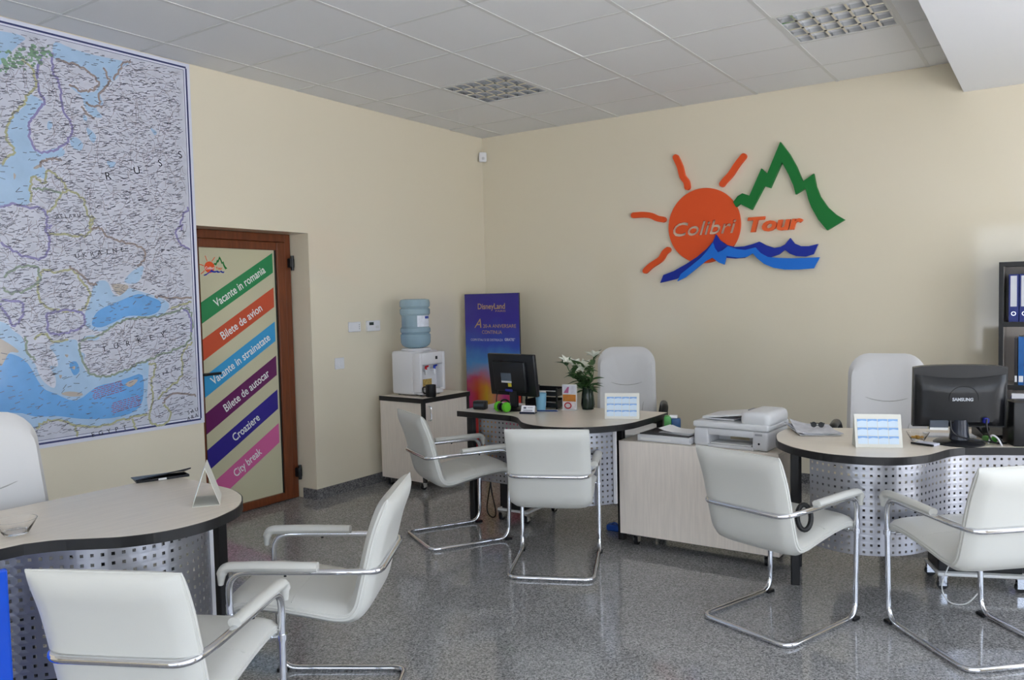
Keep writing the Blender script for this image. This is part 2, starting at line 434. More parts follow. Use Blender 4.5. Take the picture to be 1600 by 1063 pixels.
LOGO_RAY3 = [(1.703,1.694),(1.755,1.736),(1.841,1.785),(1.877,1.836),(1.910,1.861)]

def ring_shape(pts, r, n=10):
    """outline of a rounded stroke around a 2d path"""
    P = [Vector(p) for p in pts]; Lf = []; Rt = []
    for i, p in enumerate(P):
        d = P[min(i+1, len(P)-1)]-P[max(i-1, 0)]; d.normalize(); nn = Vector((-d.y, d.x))
        Lf.append(p+nn*r); Rt.append(p-nn*r)
    d = (P[-1]-P[-2]).normalized(); a0 = math.atan2(d.y, d.x)
    cap1 = [P[-1]+Vector((math.cos(a0+math.pi/2-math.pi*k/n), math.sin(a0+math.pi/2-math.pi*k/n)))*r for k in range(1, n)]
    d = (P[0]-P[1]).normalized(); a0 = math.atan2(d.y, d.x)
    cap0 = [P[0]+Vector((math.cos(a0+math.pi/2-math.pi*k/n), math.sin(a0+math.pi/2-math.pi*k/n)))*r for k in range(1, n)]
    return [tuple(v) for v in Lf+cap1+list(reversed(Rt))+cap0]
M_or = mat('orange_foam', (238,88,34), rough=.55); M_gr = mat('green_foam', (10,120,48), rough=.55)
M_db = mat('dark_blue_foam', (14,44,160), rough=.5); M_lb = mat('light_blue_foam', (22,118,222), rough=.5)
M_or2 = mat('orange_letters', (246,104,48), rough=.5)
SX, SZ, SR = 2.222, 2.040, .303
def sun_with_cut_letters(name, parent, M, r, dep, body, size, tw, tc):
    """a disc with the lettering cut out of it: 2d curve with holes"""
    cu = bpy.data.curves.new('cut', 'FONT'); cu.body = body; cu.size = size; cu.align_x = 'CENTER'; cu.shear = .25; cu.offset = .0085; cu.resolution_u = 3
    o = bpy.data.objects.new('cut', cu); COL.objects.link(o)
    dg = bpy.context.evaluated_depsgraph_get(); dg.update()
    crv = o.evaluated_get(dg).to_curve(dg)
    new = bpy.data.curves.new(name, 'CURVE'); new.dimensions = '2D'; new.fill_mode = 'BOTH'
    xs = [p.co.x for s in crv.splines for p in (s.bezier_points if s.type == 'BEZIER' else s.points)]
    k = tw/(max(xs)-min(xs)); xm = (max(xs)+min(xs))/2
    for s in crv.splines:
        n = new.splines.new('BEZIER'); n.bezier_points.add(len(s.bezier_points)-1); n.use_cyclic_u = True; n.resolution_u = 3
        for p, q in zip(s.bezier_points, n.bezier_points):
            q.handle_left_type = q.handle_right_type = 'FREE'
            for at in ('co', 'handle_left', 'handle_right'):
                v = getattr(p, at); setattr(q, at, ((v.x-xm)*k+tc[0], v.y+tc[1], 0))
    n = new.splines.new('POLY'); n.points.add(63); n.use_cyclic_u = True
    for i, p in enumerate(n.points): p.co = ((r+.0055)*math.cos(2*math.pi*i/64), (r+.0055)*math.sin(2*math.pi*i/64), 0, 1)
    new.offset = -.0055; new.extrude = dep/2; new.bevel_depth = .002; new.bevel_resolution = 1
    o.to_curve_clear(); bpy.data.objects.remove(o)
    o2 = bpy.data.objects.new(name, new); COL.objects.link(o2); dg.update()
    me = bpy.data.meshes.new_from_object(o2.evaluated_get(bpy.context.evaluated_depsgraph_get()))
    bpy.data.objects.remove(o2)
    me.name = name; me.materials.clear(); me.materials.append(M_or)
    ob = bpy.data.objects.new(name, me); COL.objects.link(ob); ob.parent = parent; ob.matrix_local = M
    return ob
sign = thing('wall_sign', 'large cut-out company sign of sun, green mountain and blue waves', 'sign', (2.45, 0, 1.6))
loc = lambda pts: [(x-2.45, z-1.6) for x, z in pts]
bk = lambda p, q, r: (p, -r, q)
sun_with_cut_letters('sun', sign, ON_BACK(SX-2.45, SZ-1.6, -.012), SR, .018, 'Colibri', .155, .535, (0.0, -.070))
for ry in (LOGO_RAY0, LOGO_RAY1, LOGO_RAY2, LOGO_RAY3):
    MB().prism(ring_shape(catmull(loc(ry), 4), .024), .001, .032, f=bk).build('sun_ray', M_or, sign)
MB().prism(loc(LOGO_MOUNTAIN), .001, .036, f=bk).build('mountain', M_gr, sign)
MB().prism(loc(LOGO_DARKWAVE), .026, .044, f=bk).build('dark_wave', M_db, sign)
MB().prism(loc(LOGO_LIGHTWAVE), .045, .060, f=bk).build('light_wave', M_lb, sign)
tl = text_mesh('Tour', .155, bold=.0055, shear=.20, extrude=.015, width=.425)
tl.materials.clear(); tl.materials.append(M_or2)
to = bpy.data.objects.new('lettering', tl); COL.objects.link(to); to.parent = sign; to.matrix_local = ON_BACK(2.775-2.45, 1.967-1.6, -.016)
# the same emblem printed small on the door
em = MB(); 
def emb(pts): return [(-2.915+(x-2.45)*.132, 1.755+(z-2.1)*.132) for x, z in pts]
fl = lambda d: (lambda p, q, r: (DX+d+r*0, p, q))
def flat(pts, d, name, m):
    bm_ = MB(); bm_.poly([(DX+d, p, q) for p, q in pts]); return bm_.build(name, m, door)
cir = [(SX+SR*math.cos(2*math.pi*i/32), SZ+SR*math.sin(2*math.pi*i/32)) for i in range(32)]
flat(emb(cir), .0014, 'emblem_sun', M_or)
for ry in (LOGO_RAY0, LOGO_RAY1, LOGO_RAY2, LOGO_RAY3): flat(emb(ring_shape(ry, .02, 4)), .0014, 'emblem_ray', M_or)
flat(emb(LOGO_MOUNTAIN), .0015, 'emblem_mountain', M_gr); flat(emb(LOGO_DARKWAVE), .0016, 'emblem_wave', M_db)
text('emblem_lettering', 'Colibri', .026, M_ltr, door, ON_LEFT(-2.945, 1.733, DX+.0020), bold=.0004, width=.07)
text('emblem_lettering', 'Tour', .026, M_or, door, ON_LEFT(-2.870, 1.733, DX+.0020), bold=.0006, width=.055)

# ------------------------------------------------------------------ wall map
MAP_SEA = [[(-4.013,2.964),(-3.924,2.950),(-3.801,2.943),(-3.590,2.947),(-3.633,2.912),(-3.655,2.856),(-3.691,2.817),(-3.722,2.842),(-3.739,2.888),(-3.729,2.841),(-3.711,2.794),(-3.745,2.769),(-3.774,2.720),(-3.757,2.673),(-3.803,2.640),(-3.767,2.596),(-3.819,2.588),(-3.867,2.628),(-3.882,2.687),(-3.936,2.725),(-3.941,2.736),(-3.874,2.725),(-3.811,2.731),(-3.784,2.767),(-3.794,2.815),(-3.843,2.847),(-3.916,2.868),(-3.988,2.863),(-4.029,2.872),(-4.033,2.918)],
    [(-4.779,2.874),(-4.297,2.951),(-4.178,2.947),(-4.202,2.912),(-4.260,2.842),(-4.306,2.775),(-4.434,2.681),(-4.612,2.622),(-4.730,2.453),(-4.829,2.252),(-4.980,2.232),(-4.947,2.849)],
    [(-4.149,2.647),(-4.100,2.622),(-4.095,2.599),(-4.155,2.530),(-4.180,2.480),(-4.173,2.411),(-4.164,2.354),(-4.119,2.349),(-4.013,2.387),(-4.003,2.340),(-4.110,2.309),(-4.129,2.277),(-4.107,2.256),(-4.098,2.198),(-4.172,2.213),(-4.186,2.153),(-4.190,2.071),(-4.236,2.044),(-4.279,2.058),(-4.345,2.024),(-4.548,2.008),(-4.603,2.068),(-4.502,2.143),(-4.333,2.252),(-4.265,2.329),(-4.283,2.395),(-4.297,2.438),(-4.278,2.498),(-4.197,2.581),(-4.183,2.641)],
    [(-3.962,2.442),(-3.925,2.454),(-3.890,2.423),(-3.904,2.384),(-3.952,2.396)],
    [(-3.866,2.518),(-3.835,2.505),(-3.811,2.477),(-3.826,2.438),(-3.850,2.459)],
    [(-3.754,2.342),(-3.701,2.342),(-3.709,2.316),(-3.736,2.306)],
    [(-3.875,2.590),(-3.857,2.575),(-3.864,2.555),(-3.882,2.564)],
    [(-3.469,2.582),(-3.427,2.562),(-3.442,2.540)],
    [(-4.076,2.520),(-4.053,2.512),(-4.067,2.474),(-4.084,2.483)],
    [(-3.864,1.626),(-3.822,1.646),(-3.782,1.633),(-3.757,1.572),(-3.716,1.552),(-3.656,1.599),(-3.599,1.585),(-3.480,1.549),(-3.405,1.512),(-3.399,1.476),(-3.456,1.428),(-3.548,1.417),(-3.665,1.421),(-3.752,1.383),(-3.810,1.352),(-3.877,1.355),(-3.929,1.390),(-3.933,1.443),(-3.896,1.521),(-3.879,1.586)],
    [(-3.683,1.640),(-3.637,1.695),(-3.592,1.723),(-3.554,1.731),(-3.580,1.654),(-3.626,1.626)],
    [(-3.945,1.319),(-3.892,1.329),(-3.846,1.313),(-3.894,1.296)],
    [(-5.218,1.391),(-4.687,1.477),(-4.375,1.426),(-4.321,1.381),(-4.266,1.329),(-4.258,1.255),(-4.215,1.189),(-4.199,1.138),(-4.172,1.085),(-4.119,1.047),(-4.109,1.104),(-4.137,1.170),(-4.094,1.167),(-4.103,1.231),(-4.131,1.284),(-4.024,1.310),(-3.979,1.301),(-3.975,1.248),(-3.937,1.220),(-3.953,1.168),(-3.930,1.114),(-3.864,1.081),(-3.795,1.088),(-3.710,1.108),(-3.621,1.142),(-3.553,1.150),(-3.558,1.052),(-3.573,0.913),(-3.576,0.843),(-3.680,0.828),(-3.782,0.801),(-3.892,0.797),(-4.010,0.827),(-4.097,0.865),(-4.171,0.869),(-4.221,0.838),(-4.405,0.859),(-4.811,0.947),(-5.240,0.967)]]
MAP_DEEP = [[(-3.873,1.441),(-3.830,1.480),(-3.717,1.524),(-3.600,1.564),(-3.511,1.542),(-3.451,1.513),(-3.470,1.457),(-3.547,1.431),(-3.664,1.434),(-3.751,1.403),(-3.836,1.373),(-3.889,1.388)],
    [(-5.227,1.209),(-4.600,1.220),(-4.384,1.251),(-4.317,1.246),(-4.250,1.192),(-4.185,1.061),(-4.114,1.015),(-4.003,0.963),(-3.880,1.029),(-3.769,1.045),(-3.683,1.064),(-3.595,1.070),(-3.603,0.916),(-3.665,0.854),(-3.752,0.838),(-3.849,0.838),(-3.982,0.856),(-4.108,0.888),(-4.229,0.902),(-4.400,0.949),(-5.236,1.048)],
    [(-4.030,1.174),(-3.991,1.184),(-3.975,1.131),(-4.008,1.108)]]
MAP_ISLE = [[(-4.083,1.011),(-4.038,1.019),(-3.968,1.001),(-3.975,0.986),(-4.040,0.991)],
    [(-3.707,1.025),(-3.669,1.046),(-3.626,1.045),(-3.671,1.007)],
    [(-4.380,1.336),(-4.304,1.276),(-4.299,1.257),(-4.339,1.260),(-4.363,1.225),(-4.387,1.191),(-4.407,1.241),(-4.512,1.307),(-4.650,1.419),(-4.628,1.464),(-4.506,1.413)],
    [(-3.762,1.613),(-3.740,1.626),(-3.656,1.613),(-3.715,1.558)],
    [(-4.140,2.275),(-4.123,2.272),(-4.153,2.250),(-4.169,2.254)],
    [(-4.271,2.214),(-4.260,2.203),(-4.270,2.179)],
    [(-4.090,1.115),(-4.074,1.114),(-4.083,1.095)],
    [(-4.053,1.228),(-4.034,1.226),(-4.041,1.211)],
    [(-4.019,1.154),(-3.999,1.159),(-4.004,1.140)]]
MAP_BORDERS = [('purple',[(-4.092,2.881),(-4.112,2.818),(-4.129,2.721),(-4.093,2.635),(-4.107,2.597),(-4.155,2.530),(-4.180,2.480),(-4.174,2.388),(-4.131,2.347),(-4.049,2.370),(-3.975,2.429),(-3.952,2.517),(-3.990,2.606),(-3.997,2.689),(-4.017,2.756),(-4.038,2.811),(-4.040,2.893),(-4.068,2.898)]),
    ('olive',[(-4.195,2.834),(-4.143,2.776),(-4.136,2.697),(-4.183,2.641),(-4.197,2.592),(-4.266,2.511),(-4.291,2.439),(-4.294,2.382),(-4.265,2.329),(-4.333,2.252)]),
    ('brown',[(-4.011,2.876),(-3.916,2.861),(-3.819,2.834),(-3.783,2.780),(-3.824,2.735),(-3.887,2.722),(-3.946,2.747)]),
    ('brown',[(-3.776,2.669),(-3.780,2.718),(-3.732,2.778),(-3.717,2.818),(-3.752,2.886)]),
    ('brown',[(-3.865,2.665),(-3.828,2.648),(-3.764,2.653)]),
    ('brown',[(-3.885,2.637),(-3.856,2.593),(-3.819,2.581)]),
    ('brown',[(-3.690,2.824),(-3.632,2.925),(-3.576,2.956)]),
    ('brown',[(-4.124,2.266),(-4.122,2.295),(-4.075,2.313),(-4.016,2.315)]),
    ('olive',[(-4.190,2.071),(-4.185,2.165),(-4.166,2.208),(-4.111,2.179),(-4.096,2.245),(-4.033,2.217),(-4.000,2.160),(-4.026,2.121),(-4.077,2.045),(-4.114,2.013)]),
    ('olive',[(-4.000,2.160),(-3.953,2.140),(-3.905,2.108),(-3.885,2.023),(-3.848,2.001),(-3.877,1.937)]),
    ('green',[(-4.175,2.143),(-4.107,2.144),(-4.026,2.133)]),
    ('purple',[(-4.345,2.024),(-4.290,2.051),(-4.236,2.038),(-4.135,2.035),(-4.109,1.983),(-4.130,1.923)]),
    ('purple',[(-3.223,2.113),(-3.273,2.054),(-3.292,1.970)]),
    ('olive',[(-4.106,1.903),(-4.056,1.906),(-3.942,1.899),(-3.882,1.915),(-3.871,2.007)]),
    ('brown',[(-3.861,1.942),(-3.820,1.951),(-3.755,1.895),(-3.671,1.872),(-3.571,1.848),(-3.544,1.794),(-3.591,1.737)]),
    ('purple',[(-4.354,1.842),(-4.266,1.784),(-4.149,1.763),(-4.102,1.853),(-4.117,1.915),(-4.091,1.954)]),
    ('olive',[(-4.166,1.675),(-4.182,1.600),(-4.139,1.499),(-4.015,1.471),(-3.937,1.482),(-3.894,1.560),(-3.942,1.652),(-3.991,1.703),(-4.067,1.689),(-4.140,1.701),(-4.166,1.675)]),
    ('brown',[(-4.003,1.722),(-3.940,1.678),(-3.877,1.626),(-3.850,1.626)]),
    ('purple',[(-4.140,1.462),(-4.066,1.472),(-3.951,1.469),(-3.935,1.403),(-3.982,1.366),(-4.072,1.345),(-4.127,1.360),(-4.142,1.424),(-4.140,1.462)]),
    ('purple',[(-4.370,1.535),(-4.268,1.527),(-4.265,1.465),(-4.309,1.405),(-4.351,1.468),(-4.371,1.516)]),
    ('green',[(-4.355,1.601),(-4.311,1.576),(-4.217,1.600),(-4.166,1.663),(-4.188,1.719),(-4.281,1.711),(-4.352,1.661)]),
    ('green',[(-3.960,1.300),(-3.838,1.333),(-3.781,1.371),(-3.695,1.408),(-3.607,1.419),(-3.456,1.428),(-3.360,1.454),(-3.262,1.466),(-3.241,1.392),(-3.255,1.275),(-3.339,1.221),(-3.468,1.186),(-3.561,1.158),(-3.621,1.142),(-3.710,1.108),(-3.795,1.088),(-3.877,1.095),(-3.929,1.127),(-3.963,1.235),(-3.967,1.287)]),
    ('olive',[(-3.547,1.136),(-3.502,1.118),(-3.537,1.022),(-3.534,0.936),(-3.562,0.827),(-3.543,0.760)]),
    ('olive',[(-3.496,0.918),(-3.415,0.981),(-3.332,1.045),(-3.317,1.190),(-3.240,1.252)]),
    ('brown',[(-3.467,0.886),(-3.386,0.934),(-3.223,0.901)]),
    ('olive',[(-3.468,0.872),(-3.415,0.822),(-3.458,0.755),(-3.535,0.759)]),
    ('olive',[(-4.227,0.839),(-4.171,0.869),(-4.097,0.859),(-4.010,0.820),(-3.892,0.797),(-3.781,0.808),(-3.681,0.821),(-3.577,0.829)]),
    ('olive',[(-4.016,0.821),(-4.007,0.754)]),
    ('olive',[(-3.674,0.814),(-3.656,0.741)]),
    ('purple',[(-3.210,1.848),(-3.291,1.874),(-3.327,1.959),(-3.268,2.005)]),
    ('brown',[(-3.496,1.549),(-3.356,1.540),(-3.225,1.539)]),
    ('olive',[(-3.391,1.469),(-3.310,1.496),(-3.227,1.509)]),
    ('green',[(-4.254,1.341),(-4.247,1.254),(-4.213,1.214)]),
    ('olive',[(-4.219,1.327),(-4.146,1.348),(-4.118,1.309),(-4.023,1.316)]),
    ('purple',[(-3.295,1.467),(-3.249,1.407),(-3.245,1.318)])]
MAP_TEXT = [('R',-3.749,2.258,0.062),('U',-3.567,2.311,0.062),('S',-3.411,2.375,0.062),('S',-3.269,2.445,0.062),('U',-3.954,1.784,0.038),('K',-3.911,1.792,0.038),('R',-3.867,1.799,0.038),('A',-3.823,1.807,0.038),('I',-3.777,1.814,0.038),('N',-3.731,1.822,0.038),('E',-3.685,1.830,0.038),('T',-3.822,1.246,0.045),('U',-3.750,1.259,0.045),('R',-3.677,1.271,0.045),('K',-3.602,1.284,0.045),('E',-3.525,1.297,0.045),('Y',-3.446,1.311,0.045),('E',-3.914,0.756,0.040),('G',-3.868,0.759,0.040),('Y',-3.820,0.762,0.040),('P',-3.772,0.765,0.040),('T',-3.722,0.768,0.040),('S',-3.485,1.059,0.030),('Y',-3.456,1.068,0.030),('R',-3.428,1.076,0.030),('I',-3.399,1.084,0.030),('A',-3.370,1.092,0.030),('S',-3.292,0.803,0.033),('A',-3.263,0.809,0.033),('U',-3.234,0.816,0.033),('A',-3.293,0.764,0.033),('R',-3.265,0.771,0.033),('A',-3.236,0.778,0.033),('B',-4.054,1.999,0.028),('E',-4.030,2.002,0.028),('L',-4.006,2.005,0.028),('A',-3.982,2.008,0.028),('R',-3.957,2.011,0.028),('U',-3.933,2.014,0.028),('S',-3.908,2.017,0.028)]

MY0, MY1, MZ0, MZ1 = -5.72, -3.178, .722, 3.0275
wmap = thing('wall_map', 'huge political wall map of Europe left of the door', 'map', (0, (MY0+MY1)/2, MZ0))
oy, oz = (MY0+MY1)/2, MZ0
M_sea = mat('map_sea', (172,200,228), rough=.22, var=.05, scale=8, coat=.3)
M_deep = mat('map_deep_sea', (112,172,230), rough=.22, var=.08, scale=6, coat=.3)
M_land = mat('map_land', (206,208,220), rough=.22, var=.06, scale=14, coat=.3)
M_isle = mat('map_island', (190,180,170), rough=.22, coat=.3)
M_mapw = mat('map_margin', (222,224,238), rough=.22, coat=.3)
M_navy = mat('map_navy_rule', (60,66,112), rough=.3)
M_tick = mat('map_ink', (112,113,126), rough=.4)
M_road = mat('map_road', (158,150,156), rough=.4)
M_ink = mat('map_black_ink', (34,36,48), rough=.4)
MB().box(.001, .006, MY0-oy, MY1-oy, 0, MZ1-oz).build('map_board', M_mapw, wmap)
e = .046; LY0, LY1, LZ0, LZ1 = MY0+e, MY1-e, MZ0+e, MZ1-e
mp = lambda d: (lambda y, z: (d, y-oy, z-oz))
MB().poly([mp(.0063)(*p) for p in ((LY0, LZ0), (LY1, LZ0), (LY1, LZ1), (LY0, LZ1))]).build('map_land_print', M_land, wmap)
def clipy(pts): return [(min(max(y, LY0), LY1), min(max(z, LZ0), LZ1)) for y, z in pts]
for nm, L, d, m in (('map_sea_print', MAP_SEA, .0066, M_sea), ('map_deep_sea_print', MAP_DEEP, .0069, M_deep), ('map_island_print', MAP_ISLE, .0072, M_isle)):
    for pl in L: MB().poly([mp(d)(*p) for p in clipy([tuple(v) for v in catmull(pl, 3, True)])]).build(nm, m, wmap, normals=False)
BC = {'purple': (150,144,190), 'green': (150,164,148), 'olive': (182,182,146), 'brown': (164,150,146)}
bd_ = .00735
for cc, pl in MAP_BORDERS:
    pp = [Vector((min(y, LY1-.01)+random.uniform(-.0075, .0075), z+random.uniform(-.0075, .0075))) for y, z in [tuple(v) for v in catmull(pl, 6)]]
    bd_ += .00001
    MB().ribbon(pp, .0125, mp(bd_)).build('map_border', mat('map_border_'+cc, BC[cc], rough=.3), wmap, normals=False)
M_rel = mat('map_relief_green', (128,160,132), rough=.3, var=.2, scale=20)
rb = MB()
for k in range(150):      # green relief along the fjord coast, top left
    q = random.random(); y_ = -4.48+.42*q+random.gauss(0, .02); z_ = 2.70+.20*q+random.gauss(0, .026); r_ = random.uniform(.006, .016)
    rb.poly([mp(.00734+k*1e-6)(y_+r_*math.cos(R(72*j+k)), z_+r_*.8*math.sin(R(72*j+k))) for j in range(5)])
rb.build('map_relief', M_rel, wmap, normals=False)['kind'] = 'stuff'
# place names and roads: far too many to count
def inside(p, pl):
    r = False; x, y = p; j = len(pl)-1
    for i in range(len(pl)):
        if (pl[i][1] > y) != (pl[j][1] > y) and x < (pl[j][0]-pl[i][0])*(y-pl[i][1])/(pl[j][1]-pl[i][1])+pl[i][0]: r = not r
        j = i
    return r
tk = MB(); rd = MB(); cnt = 0
while cnt < 9500:
    y = random.uniform(LY0+.02, LY1-.05); z = random.uniform(LZ0+.02, LZ1-.02)
    if any(inside((y, z), pl) for pl in MAP_SEA) and random.random() < .80: continue
    cnt += 1
    an = random.gauss(.16, .12) if random.random() < .8 else random.uniform(-.6, .9)
    ln = random.uniform(.012, .036); h_ = random.uniform(.0022, .0036)
    c_, s_ = math.cos(an), math.sin(an)
    tk.poly([mp(.0078)(y+c_*u*ln-s_*v*h_, z+s_*u*ln+c_*v*h_) for u, v in ((0,0),(1,0),(1,1),(0,1))])
cnt = 0
while cnt < 1300:
    y = random.uniform(LY0+.04, LY1-.04); z = random.uniform(LZ0+.04, LZ1-.04)
    pp = [Vector((y, z))]; an = random.uniform(0, 6.28)
    for k in range(random.randint(3, 7)):
        an += random.gauss(0, .5); q = pp[-1]+Vector((math.cos(an), math.sin(an)))*random.uniform(.014, .032)
        if not (LY0 < q.x < LY1 and LZ0 < q.y < LZ1) or any(inside(tuple(q), pl) for pl in MAP_SEA): break
        pp.append(q)
    if len(pp) > 2: rd.ribbon(pp, .0022, mp(.0073)); cnt += 1
tk.build('map_place_names', M_tick, wmap, normals=False)['kind'] = 'stuff'
rd.build('map_roads', M_road, wmap, normals=False)['kind'] = 'stuff'
fr_ = MB()
for a_, b_, w_ in ((.026, .0075, .0055), (.044, .0075, .0014)):
    Y0, Y1, Z0, Z1 = MY0+a_-oy, MY1-a_-oy, a_, MZ1-MZ0-a_
    x0, x1 = .0062, .0068
    fr_.box(x0, x1, Y0, Y1, Z0-w_, Z0+w_).box(x0, x1, Y0, Y1, Z1-w_, Z1+w_).box(x0, x1, Y0-w_, Y0+w_, Z0+w_, Z1-w_).box(x0, x1, Y1-w_, Y1+w_, Z0+w_, Z1-w_)
fr_.build('map_rule', M_navy, wmap)
for ch, y, z, s_ in MAP_TEXT:
    text('map_letter', ch, s_, M_ink, wmap, frame((.0082, y-oy, z-oz-s_*.35), (0, .985, .17), (0, -.17, .985)))
nt_ = MB()
for (y0_, z0_) in ((-3.905, 1.015), (-3.80, 0.918)):      # two blocks of red small print in the sea
    for k in range(6):
        yy = y0_+random.uniform(-.01, .01); zz = z0_-k*.0115
        while yy < y0_+.17:
            l_ = random.uniform(.012, .028); dz_ = (yy-y0_)*.17
            nt_.poly([mp(.0078)(yy, zz+dz_), mp(.0078)(yy+l_, zz+dz_+l_*.17), mp(.0078)(yy+l_, zz+dz_+l_*.17+.004), mp(.0078)(yy, zz+dz_+.004)])
            yy += l_+.006
nt_.build('map_small_print', mat('map_red_ink', (170,90,110)), wmap, normals=False)['kind'] = 'stuff'

# ------------------------------------------------------------------ desks
DESK = [(0,0),(0,.5),(.30,.515),(.45,.53),(.53,.58),(.60,.66),(.66,.725),(.74,.775),(.815,.797),(.89,.80),(.955,.79),(1.01,.77),(1.08,.735),(1.14,.68),(1.19,.615),(1.22,.56),(1.25,.47),(1.26,.39),(1.27,.2),(1.27,0)]
PANEL = [(.06,.350),(.30,.362),(.45,.395),(.55,.470),(.63,.555),(.70,.607),(.79,.642),(.88,.648),(.96,.632),(1.03,.592),(1.09,.53)]
DESK_CUT = DESK[:-2]+[(1.24,.2),(1.17,.03),(1.10,0)]
def perforated(mb, path, z0, z1, cell=.0315, hole=.0112):
    P = [Vector(p) for p in path]; cum = [0]
    for a, b in zip(P[:-1], P[1:]): cum.append(cum[-1]+(b-a).length)
    L = cum[-1]; nx = round(L/cell); nz = round((z1-z0)/cell); cx = L/nx; cz = (z1-z0)/nz
    def at(s):
        s = min(max(s, 0), L); i = 0
        while i < len(cum)-2 and cum[i+1] < s: i += 1
        return P[i].lerp(P[i+1], (s-cum[i])/(cum[i+1]-cum[i]))
    cols = [at(i*cx) for i in range(nx+1)]
    V = {}
    def vt(key, s, z):
        if key not in V:
            q = at(s); V[key] = mb.bm.verts.new((q.x, q.y, z))
        return V[key]
    for i in range(nx):
        for j in range(nz):
            s0, s1, a, b = i*cx, (i+1)*cx, z0+j*cz, z0+(j+1)*cz
            o = [vt((i, j), s0, a), vt((i+1, j), s1, a), vt((i+1, j+1), s1, b), vt((i, j+1), s0, b)]
            sm, zm, h = (s0+s1)/2, (a+b)/2, hole/2
            n = [vt((i, j, 'h', k), sm+dx*h, zm+dz*h) for k, (dx, dz) in enumerate(((-1,-1),(1,-1),(1,1),(-1,1)))]
            for k in range(4): mb.bm.faces.new((o[k], o[(k+1) % 4], n[(k+1) % 4], n[k]))
def desk(name, label, loc, rz, mirror=False, leg_r=(1.16,.36), panel=PANEL+[(1.12, .49)], shape=DESK, leg_b=(1.235, .025)):
    t = thing(name, label, 'desk', loc, rz, 'wavy office desks')
    sg = -1 if mirror else 1
    F = lambda p: (sg*p[0], -p[1])
    pl = [F(p) for p in shape[:3]]+[F(p) for p in catmull(shape[3:-1], 4)]+[F(shape[-1])]
    cen = (sg*.63, -.36)
    MB().prism([(x*.9975+cen[0]*.0025, y*.9975+cen[1]*.0025) for x, y in pl], .7145, .7505).build('desk_top', M_wood, t)
    # black edge band all round
    eb = MB(); N = len(pl); outv = []
    ar = sum(pl[i][0]*pl[(i+1) % N][1]-pl[(i+1) % N][0]*pl[i][1] for i in range(N))
    so = 1 if ar > 0 else -1
    off = []
    for i in range(N):
        a = Vector(pl[i-1]); p = Vector(pl[i]); b = Vector(pl[(i+1) % N])
        n1 = Vector(((p-a).y, -(p-a).x)).normalized()*so; n2 = Vector(((b-p).y, -(b-p).x)).normalized()*so
        m_ = (n1+n2).normalized(); off.append(p+m_*.003/max(.5, m_.dot(n1)))
    prof = [(0, .7135), (1, .7145), (1, .7488), (0, .7498)]
    rings = [[eb.bm.verts.new((*(Vector(pl[i]).lerp(off[i], k)), z)) for i in range(N)] for k, z in prof]
    for q in range(4):
        A = rings[q]; B = rings[(q+1) % 4]
        for i in range(N): eb.bm.faces.new((A[i], A[(i+1) % N], B[(i+1) % N], B[i]))
    eb.build('edge_band', M_blackm, t)
    pp = MB(); perforated(pp, [F(p) for p in catmull(panel, 4)], .262, .7145)
    o = pp.build('perforated_panel', M_perf, t, smooth=False)
    sd = o.modifiers.new('sheet', 'SOLIDIFY'); sd.thickness = .002; sd.offset = 0
    e = panel[-1]; x_, y_ = F((e[0]+.008, e[1]+.002))
    if not mirror: MB().box(x_-.008, x_+.008, y_-.008, y_+.008, .262, .7145).build('panel_edge_strip', M_whitep, t)
    for u, v in ((.03, .385), leg_r, (.03, .03), leg_b):
        x, y = F((u, v)); MB().box(x-.02, x+.02, y-.02, y+.02, 0, .7143, .003, 1).build('leg', M_blackm, t)
    for (a, b) in (((.05, .335), (1.0, .335)), ((.05, .03), (leg_b[0]-.02, .03))):
        xa, ya = F(a); xb, yb = F(b)
        MB().box(min(xa, xb), max(xa, xb), ya-.012, ya+.012, .682, .7143).build('rail', M_blackm, t)
    for u, v in ((.07, .30), (.56, .42), (.88, .59)):
        x, y = F((u, v)); MB().box(x-.012, x+.012, y-.004, y+.05, .66, .7143).build('bracket', M_blackm, t)
    return t
D1 = desk('office_desk', 'wavy maple desk with perforated metal front, beside the poster', (1.337, -1.700, 0), 0, leg_r=(1.095, .30), panel=PANEL+[(1.13, .465)])
D2 = desk('office_desk', 'wavy maple desk with perforated front under the large monitor, right side', (4.494, -1.522, 0), R(22), True, leg_r=(1.17, .325), shape=DESK_CUT, leg_b=(1.12, .03))
D3 = desk('office_desk', 'wavy maple desk in the left foreground below the map', (1.397, -5.625, 0), R(88), leg_r=(1.205, .44))

